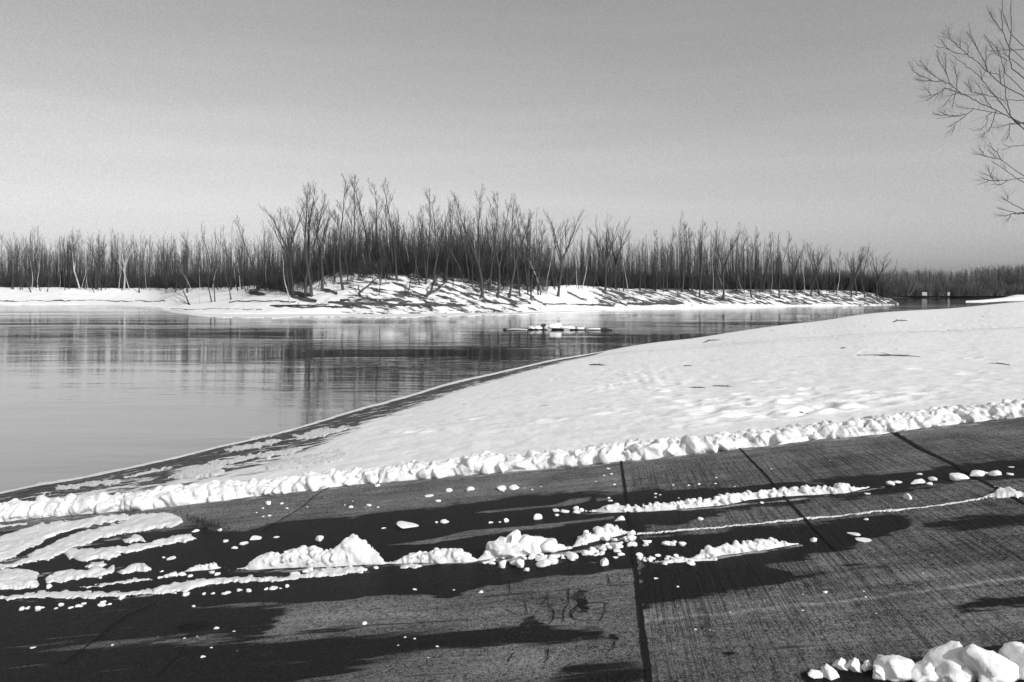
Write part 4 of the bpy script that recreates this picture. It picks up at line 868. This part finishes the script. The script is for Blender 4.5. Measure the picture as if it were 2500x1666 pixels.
for i in range(420):      # scrub at the edge of the mound
    px = R.uniform(640, 1330); yc_ = float(np.interp(px, isl[:, 0], isl[:, 2])); x, y, z = isl_pt(px, yc_ + abs(R.gauss(0, 9)))
    br.append((x, y, z - .1, R.uniform(1.5, 4), R.choice(BR), 1.))
for i in range(1000):
    px = R.gauss(1010, 190)
    if not 690 < px < 1340: continue
    x, y, z = isl_pt(px, 0, back=2 + 40 * R.random()); ty = float(np.interp(px, topline[:, 0], topline[:, 1])) + 14 + abs(R.gauss(0, 26)) * R.choice([-1, 1, 1])
    items.append((x, y, z - .2, max(3, CH - (ty - HY) / F * y - z), R.choice(LT), 1.1))
mass('wood', items, M_wood, 'dense leafless wood filling the banks behind the front trees', 'wood')
mass('underbrush', br, M_wood, 'dark tangled underbrush below the leafless wood', 'underbrush')
items = []
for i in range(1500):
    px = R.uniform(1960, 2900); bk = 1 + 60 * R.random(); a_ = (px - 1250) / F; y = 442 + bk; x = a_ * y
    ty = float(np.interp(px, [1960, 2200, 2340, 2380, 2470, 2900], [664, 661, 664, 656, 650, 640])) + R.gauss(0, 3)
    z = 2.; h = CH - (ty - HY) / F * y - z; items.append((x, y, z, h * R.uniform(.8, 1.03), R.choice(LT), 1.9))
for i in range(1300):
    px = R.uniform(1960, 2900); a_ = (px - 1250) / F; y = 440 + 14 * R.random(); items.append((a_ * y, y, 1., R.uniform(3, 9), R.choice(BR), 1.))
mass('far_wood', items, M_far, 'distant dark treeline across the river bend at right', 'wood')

# two pale boards on the far bank
for px, w_, lb in ((2257, 12, 'wide pale board on the far bank below the dark treeline'), (2316, 5.5, 'narrow pale board on the far bank, right of the wide one')):
    a_ = (px - 1250) / F; y = 428.; s = y / F; e_ = empty('sign_board', (a_ * y, y, 0)); hw = w_ * s / 2
    zt = CH - (713.5 - HY) / F * y; zb = CH - (722 - HY) / F * y
    V = [(dx * hw, dy * .12, z_) for z_ in (zb, zt) for dx, dy in ((-1, -1), (1, -1), (1, 1), (-1, 1))]
    link_obj('board', mesh_np('board', V, [(0, 1, 5, 4), (1, 2, 6, 5), (2, 3, 7, 6), (3, 0, 4, 7), (4, 5, 6, 7), (3, 2, 1, 0)], smooth=False), M_sign, e_)
    for sx in (-1, 1):
        T = Tubes(); T.add([(sx * hw * .7, .3, -1), (sx * hw * .7, .3, zt - .1)], [.12, .12], 6); link_obj('post', T.mesh('post'), M_rock, e_)
    tag(e_, lb, 'sign')

# ------------------------------------------------------------------ fallen logs and snags on the mound
def log(pts, r, label, name='fallen_log', cat='log', group=None, twigs=4):
    P = np.array([isl_pt(px, py) for px, py, dz in pts]) + np.array([[0, 0, dz] for _, _, dz in pts]); c = P[0].copy(); P = P - c
    T = Tubes(); n = 9; tt = np.linspace(0, len(P) - 1, n); Q = np.stack([np.interp(tt, np.arange(len(P)), P[:, k]) for k in range(3)], -1)
    Q[1:-1] += rng.normal(0, r * .5, (n - 2, 3)); T.add(Q, np.linspace(r, r * .4, n), 6)
    branchy(Q, rng, T, 1, np.linalg.norm(P[-1] - P[0]) * .3, r * .4, .5, twigs, 4, .7, .3)
    o = link_obj(name, T.mesh(name), M_bark, None, tuple(c)); return tag(o, label, cat, group)
log([(464, 746, 0), (452, 735, 1.6), (439, 727, 3.4)], .16, 'dead stub leaning left at the tip of the snowy point', 'snag', 'dead tree'); log([(464, 745, 0), (428, 738, 1.4)], .08, 'thin dead pole leaning far left at the snowy point', 'snag', 'dead tree', twigs=1)
log([(1040, 728, 0), (1060, 715, 2.2), (1078, 700, 2.5)], .3, 'thick dark trunk leaning right out of the snow slope, left limb of a V', 'snag', 'dead tree', twigs=8); log([(1040, 728, 0), (1070, 716, 1.), (1098, 705, 2.)], .22, 'lower dark trunk leaning right out of the snow slope', 'snag', 'dead tree', twigs=7)
log([(878, 718, .2), (910, 700, 1.), (935, 690, 1.8)], .18, 'slanting dead branch propped on the slope', 'snag', 'dead tree'); log([(880, 724, 0), (874, 710, .8)], .2, 'short dead stump beside the slanting branch', 'snag', 'dead tree', twigs=2)
log([(993, 724, 0), (1000, 715, 1.4), (1003, 700, 1.5)], .14, 'small curved dead stem on the slope', 'snag', 'dead tree'); log([(1172, 730, 0), (1176, 715, 2), (1178, 700, 3)], .12, 'thin dead stem low on the right slope', 'snag', 'dead tree')
log([(665, 748, .1), (740, 749, .2), (805, 748, .2)], .16, 'long thin log lying along the water edge of the mound', twigs=5); log([(830, 734, .1), (900, 734, .2), (972, 735, .1)], .13, 'straight log across the lower slope of the mound', twigs=3)
log([(1205, 743, .1), (1250, 744, .1), (1298, 744, .1)], .12, 'short log right of the dark undercut bank', twigs=3); log([(860, 748, .3), (880, 756, .2)], .12, 'stubby branch poking to the water edge', twigs=5)
log([(640, 703, .3), (625, 716, .6), (612, 722, .3)], .35, 'thick tangled fallen tree behind the snowy point', twigs=10); log([(655, 706, .5), (700, 716, .8), (760, 728, .3)], .25, 'fallen tree lying downhill into the dark clump', twigs=12)
log([(1160, 700, .3), (1200, 722, .2)], .12, 'slanted pole lying on the right slope', twigs=2)
log([(1470, 715, .2), (1500, 728, .2), (1530, 748, .1)], .16, 'slanted log down the snowy right bank', twigs=3)

# ------------------------------------------------------------------ snow capped snag in mid river
yy = CH * F / (806 - HY); s = yy / F; x0 = (1350 - 1250) / F * yy
root = empty('river_snag', (x0, yy, 0)); tag(root, 'dark rocks and driftwood capped with snow in the middle of the river', 'driftwood')
def rx(px): return (px - 1350) * s
for i, (px, w_, h_) in enumerate([(1248, 34, 3), (1275, 22, 4), (1300, 26, 6), (1329, 18, 15), (1360, 34, 10), (1402, 20, 7), (1421, 16, 5), (1445, 30, 3), (1475, 34, 4)]):
    V = clod(900 + i, ICO2, 10, .5, bottom=-.4); o = link_obj('rock', mesh_np('rock', V, ICO2[1]), M_rock, root, (rx(px), R.uniform(0, .5), -.08)); o.scale = (w_ * s * .62, .6, h_ * s * .85 + .06)
for i, (px, w_, z_, h_) in enumerate([(1262, 46, 2, 2.5), (1297, 16, 5, 6), (1312, 22, 4, 7), (1338, 18, 3, 9), (1349, 24, 8, 10), (1362, 22, 7, 12), (1385, 34, 5, 7), (1418, 22, 4, 5), (1450, 40, 3, 3)]):
    V = clod(950 + i, ICO2, 7, .6, bottom=-.3); o = link_obj('snow_cap', mesh_np('snow_cap', V, ICO2[1]), M_chunk, root, (rx(px), R.uniform(-.3, .2), z_ * s * .6)); o.scale = (w_ * s * .58, .5, h_ * s * .85)
T = Tubes(); T.add([(rx(1228), 0, .1), (rx(1280), .1, .12), (rx(1340), .2, .2)], [.05, .1, .12], 6); T.add([(rx(1400), 0, .1), (rx(1450), -.1, .12), (rx(1495), -.2, .04)], [.12, .09, .04], 6); T.add([(rx(1320), 0, .3), (rx(1325), -.1, .75)], [.06, .03], 6)
link_obj('driftwood_log', T.mesh('driftwood_log'), M_bark, root)

# ------------------------------------------------------------------ near tree reaching in from the right
YD = 30.; tx_px = 2860.
Zm = [
 [(1228, 755), (1190, 735), (1100, 690), (1020, 655), (940, 615), (885, 580), (845, 545), (790, 520), (740, 490), (690, 455), (640, 385)], [(790, 520), (720, 518), (670, 490), (625, 480), (600, 440), (575, 400)], [(720, 518), (660, 518), (615, 508)],
 [(845, 545), (810, 470), (770, 400), (755, 370), (750, 320)], [(810, 470), (808, 400), (803, 340)], [(880, 580), (880, 520), (885, 460)], [(880, 500), (865, 440), (850, 390)], [(740, 490), (700, 455), (680, 430), (625, 410)],
 [(905, 600), (840, 575), (800, 565), (760, 595), (710, 610), (640, 625)], [(760, 595), (690, 643)], [(710, 610), (700, 575), (670, 565)], [(900, 598), (860, 600), (820, 640), (793, 683)], [(870, 590), (855, 650), (852, 692)], [(800, 565), (785, 590), (780, 620)],
 [(1190, 735), (1100, 715), (980, 695), (930, 690), (880, 680)], [(980, 700), (930, 735), (870, 745), (750, 757)], [(900, 742), (830, 740), (780, 735), (725, 722)], [(935, 735), (880, 780), (830, 812)], [(870, 795), (850, 845)], [(830, 740), (765, 712)],
 [(1100, 720), (1070, 740), (1070, 790), (1030, 830), (980, 835)], [(1130, 700), (1110, 770), (1090, 820), (1055, 850), (1045, 895)], [(1055, 850), (1030, 875)], [(1228, 790), (1190, 800), (1130, 820)], [(1215, 795), (1213, 860), (1195, 895)],
 [(1228, 755), (1190, 700), (1130, 620), (1040, 510), (1000, 465), (920, 410), (850, 350)], [(1040, 510), (1030, 450)], [(1130, 620), (1045, 600), (1000, 520)], [(1045, 600), (970, 590), (925, 525)], [(970, 590), (955, 510)], [(1100, 690), (1040, 605), (900, 605)],
 [(1228, 575), (1170, 545), (1110, 490), (1075, 460), (1020, 410), (975, 370), (945, 350), (870, 340), (835, 320), (735, 292)], [(1075, 460), (1060, 400), (1065, 280)], [(1075, 460), (1060, 400), (1010, 310), (970, 230), (955, 150)], [(945, 350), (900, 310), (850, 265), (830, 245), (780, 200)],
 [(830, 245), (830, 180)], [(835, 320), (800, 290), (775, 250)], [(1010, 310), (940, 205)], [(900, 310), (895, 265)], [(945, 350), (950, 290), (935, 270)], [(1228, 640), (1180, 640), (1100, 600), (1040, 540)], [(1228, 755), (1210, 690), (1190, 620), (1185, 560), (1175, 430), (1190, 400)],
 [(1228, 435), (1215, 370), (1210, 300), (1170, 200), (1165, 80), (1170, -40)], [(1228, 225), (1190, 130), (1165, 60)], [(1228, 320), (1140, 322), (1090, 325)], [(1228, 505), (1190, 470), (1175, 430), (1150, 330), (1060, 230)], [(1215, 300), (1228, 200), (1220, 80), (1230, -60)], [(1140, 160), (1080, 80)], [(1170, 200), (1110, 130), (1070, 40)],
 [(1150, 500), (1150, 450)], [(1160, 540), (1158, 480), (1090, 460)], [(1150, 360), (1130, 300)], [(1200, 390), (1110, 320), (1050, 220)], [(1228, 380), (1190, 350), (1150, 250)],
 [(1228, 1070), (1170, 1030), (1120, 1000), (1075, 950)], [(1165, 1025), (1130, 970), (1085, 930)], [(1130, 1015), (1060, 1000), (1030, 985), (1003, 988)], [(1060, 995), (1025, 955)], [(1228, 1115), (1170, 1075), (1100, 1030)],
 [(1228, 1145), (1200, 1155), (1110, 1150), (1080, 1120), (1040, 1105)], [(1110, 1150), (1085, 1100), (1078, 1075)], [(1150, 1155), (1085, 1155), (1055, 1168)], [(1085, 1155), (1040, 1138)], [(1200, 1155), (1160, 1178), (1100, 1178)], [(1150, 1150), (1100, 1130)],
 [(1228, 1300), (1205, 1285), (1178, 1265)], [(1205, 1280), (1200, 1245)], [(1228, 1350), (1160, 1338)], [(1228, 1368), (1190, 1380), (1145, 1375)], [(1225, 1365), (1203, 1410)], [(1228, 935), (1203, 940)]]
def zp(X_, Y_, dy=0.):
    px = 2000 + X_ / 2.614; py = Y_ / 2.614; y = YD + dy; return np.array([(px - 1250) / F * y, y, CH - (py - HY) / F * y])
bx = (tx_px - 1250) / F * YD
T = Tubes(); g = np.random.default_rng(3); fine = Tubes()
for k, pl in enumerate(Zm):
    dy = math.sin(k * 2.1) * .8; n = len(pl)
    root_ = pl[0][0] >= 1214
    P = [zp(x_, y_, (x_ - 1228) * .003 * math.sin(k)) for x_, y_ in pl]
    if root_:
        (xa, y_), (xb, yb_) = pl[0], pl[1]; sl = (y_ - yb_) / max(xa - xb, 30); sl = min(max(sl, -.1), .9); j1 = 1330 + (k * 37) % 60
        q1 = y_ + sl * (j1 - xa); hub = min((420, 880, 1330, 1700), key=lambda v: abs(v - q1 - 150))
        P = [zp(2250, hub + 480, 0), zp(1620, hub + 130, 0), zp(j1, q1, 0)] + P
    P = np.array(P); P[:, 1] += dy * 0
    m = len(P); r0 = .034 if root_ and len(pl) > 5 else (.024 if root_ else .010 + .0012 * n)
    if root_: rr = np.r_[np.linspace(r0 * 2.2, r0 * .62, 3), np.linspace(r0 * .55, .008, m - 3)]
    else: rr = np.linspace(r0, .007, m)
    mm = (m - 1) * 4 + 1; ti = np.linspace(0, m - 1, mm); Q = np.stack([np.interp(ti, np.arange(m), P[:, c_]) for c_ in range(3)], -1)
    Q[1:] += g.normal(0, .012, (mm - 1, 3)); T.add(Q, np.interp(ti, np.arange(m), rr), 5)
    start = P[3] if root_ else P[0]; Qb = Q[12:] if root_ else Q
    if len(Qb) > 4: branchy(Qb, g, fine, 1, .62, .0052, .25, 6 + len(pl), 3, .5, .15)
root = empty('near_tree', (bx, YD, 2.4))
tag(root, 'near bare tree whose twiggy branches reach in from the right edge', 'tree')
def child(nm, T_, mat):
    v, q = T_.arr(); v = v - np.array([bx, YD, 2.4]); o = link_obj(nm, mesh_np(nm, v, q), mat, root); return o
child('branch', T, M_bark); child('twigs', fine, M_twig)
T = Tubes(); zt = zp(0, -500)[2]; n = 12
P = np.stack([bx + .12 * np.sin(np.linspace(0, 4, n)), np.full(n, YD), np.linspace(2.0, zt, n)], -1); T.add(P, np.linspace(.22, .06, n) * np.r_[1.4, np.ones(n - 1)], 12); child('trunk', T, M_bark)
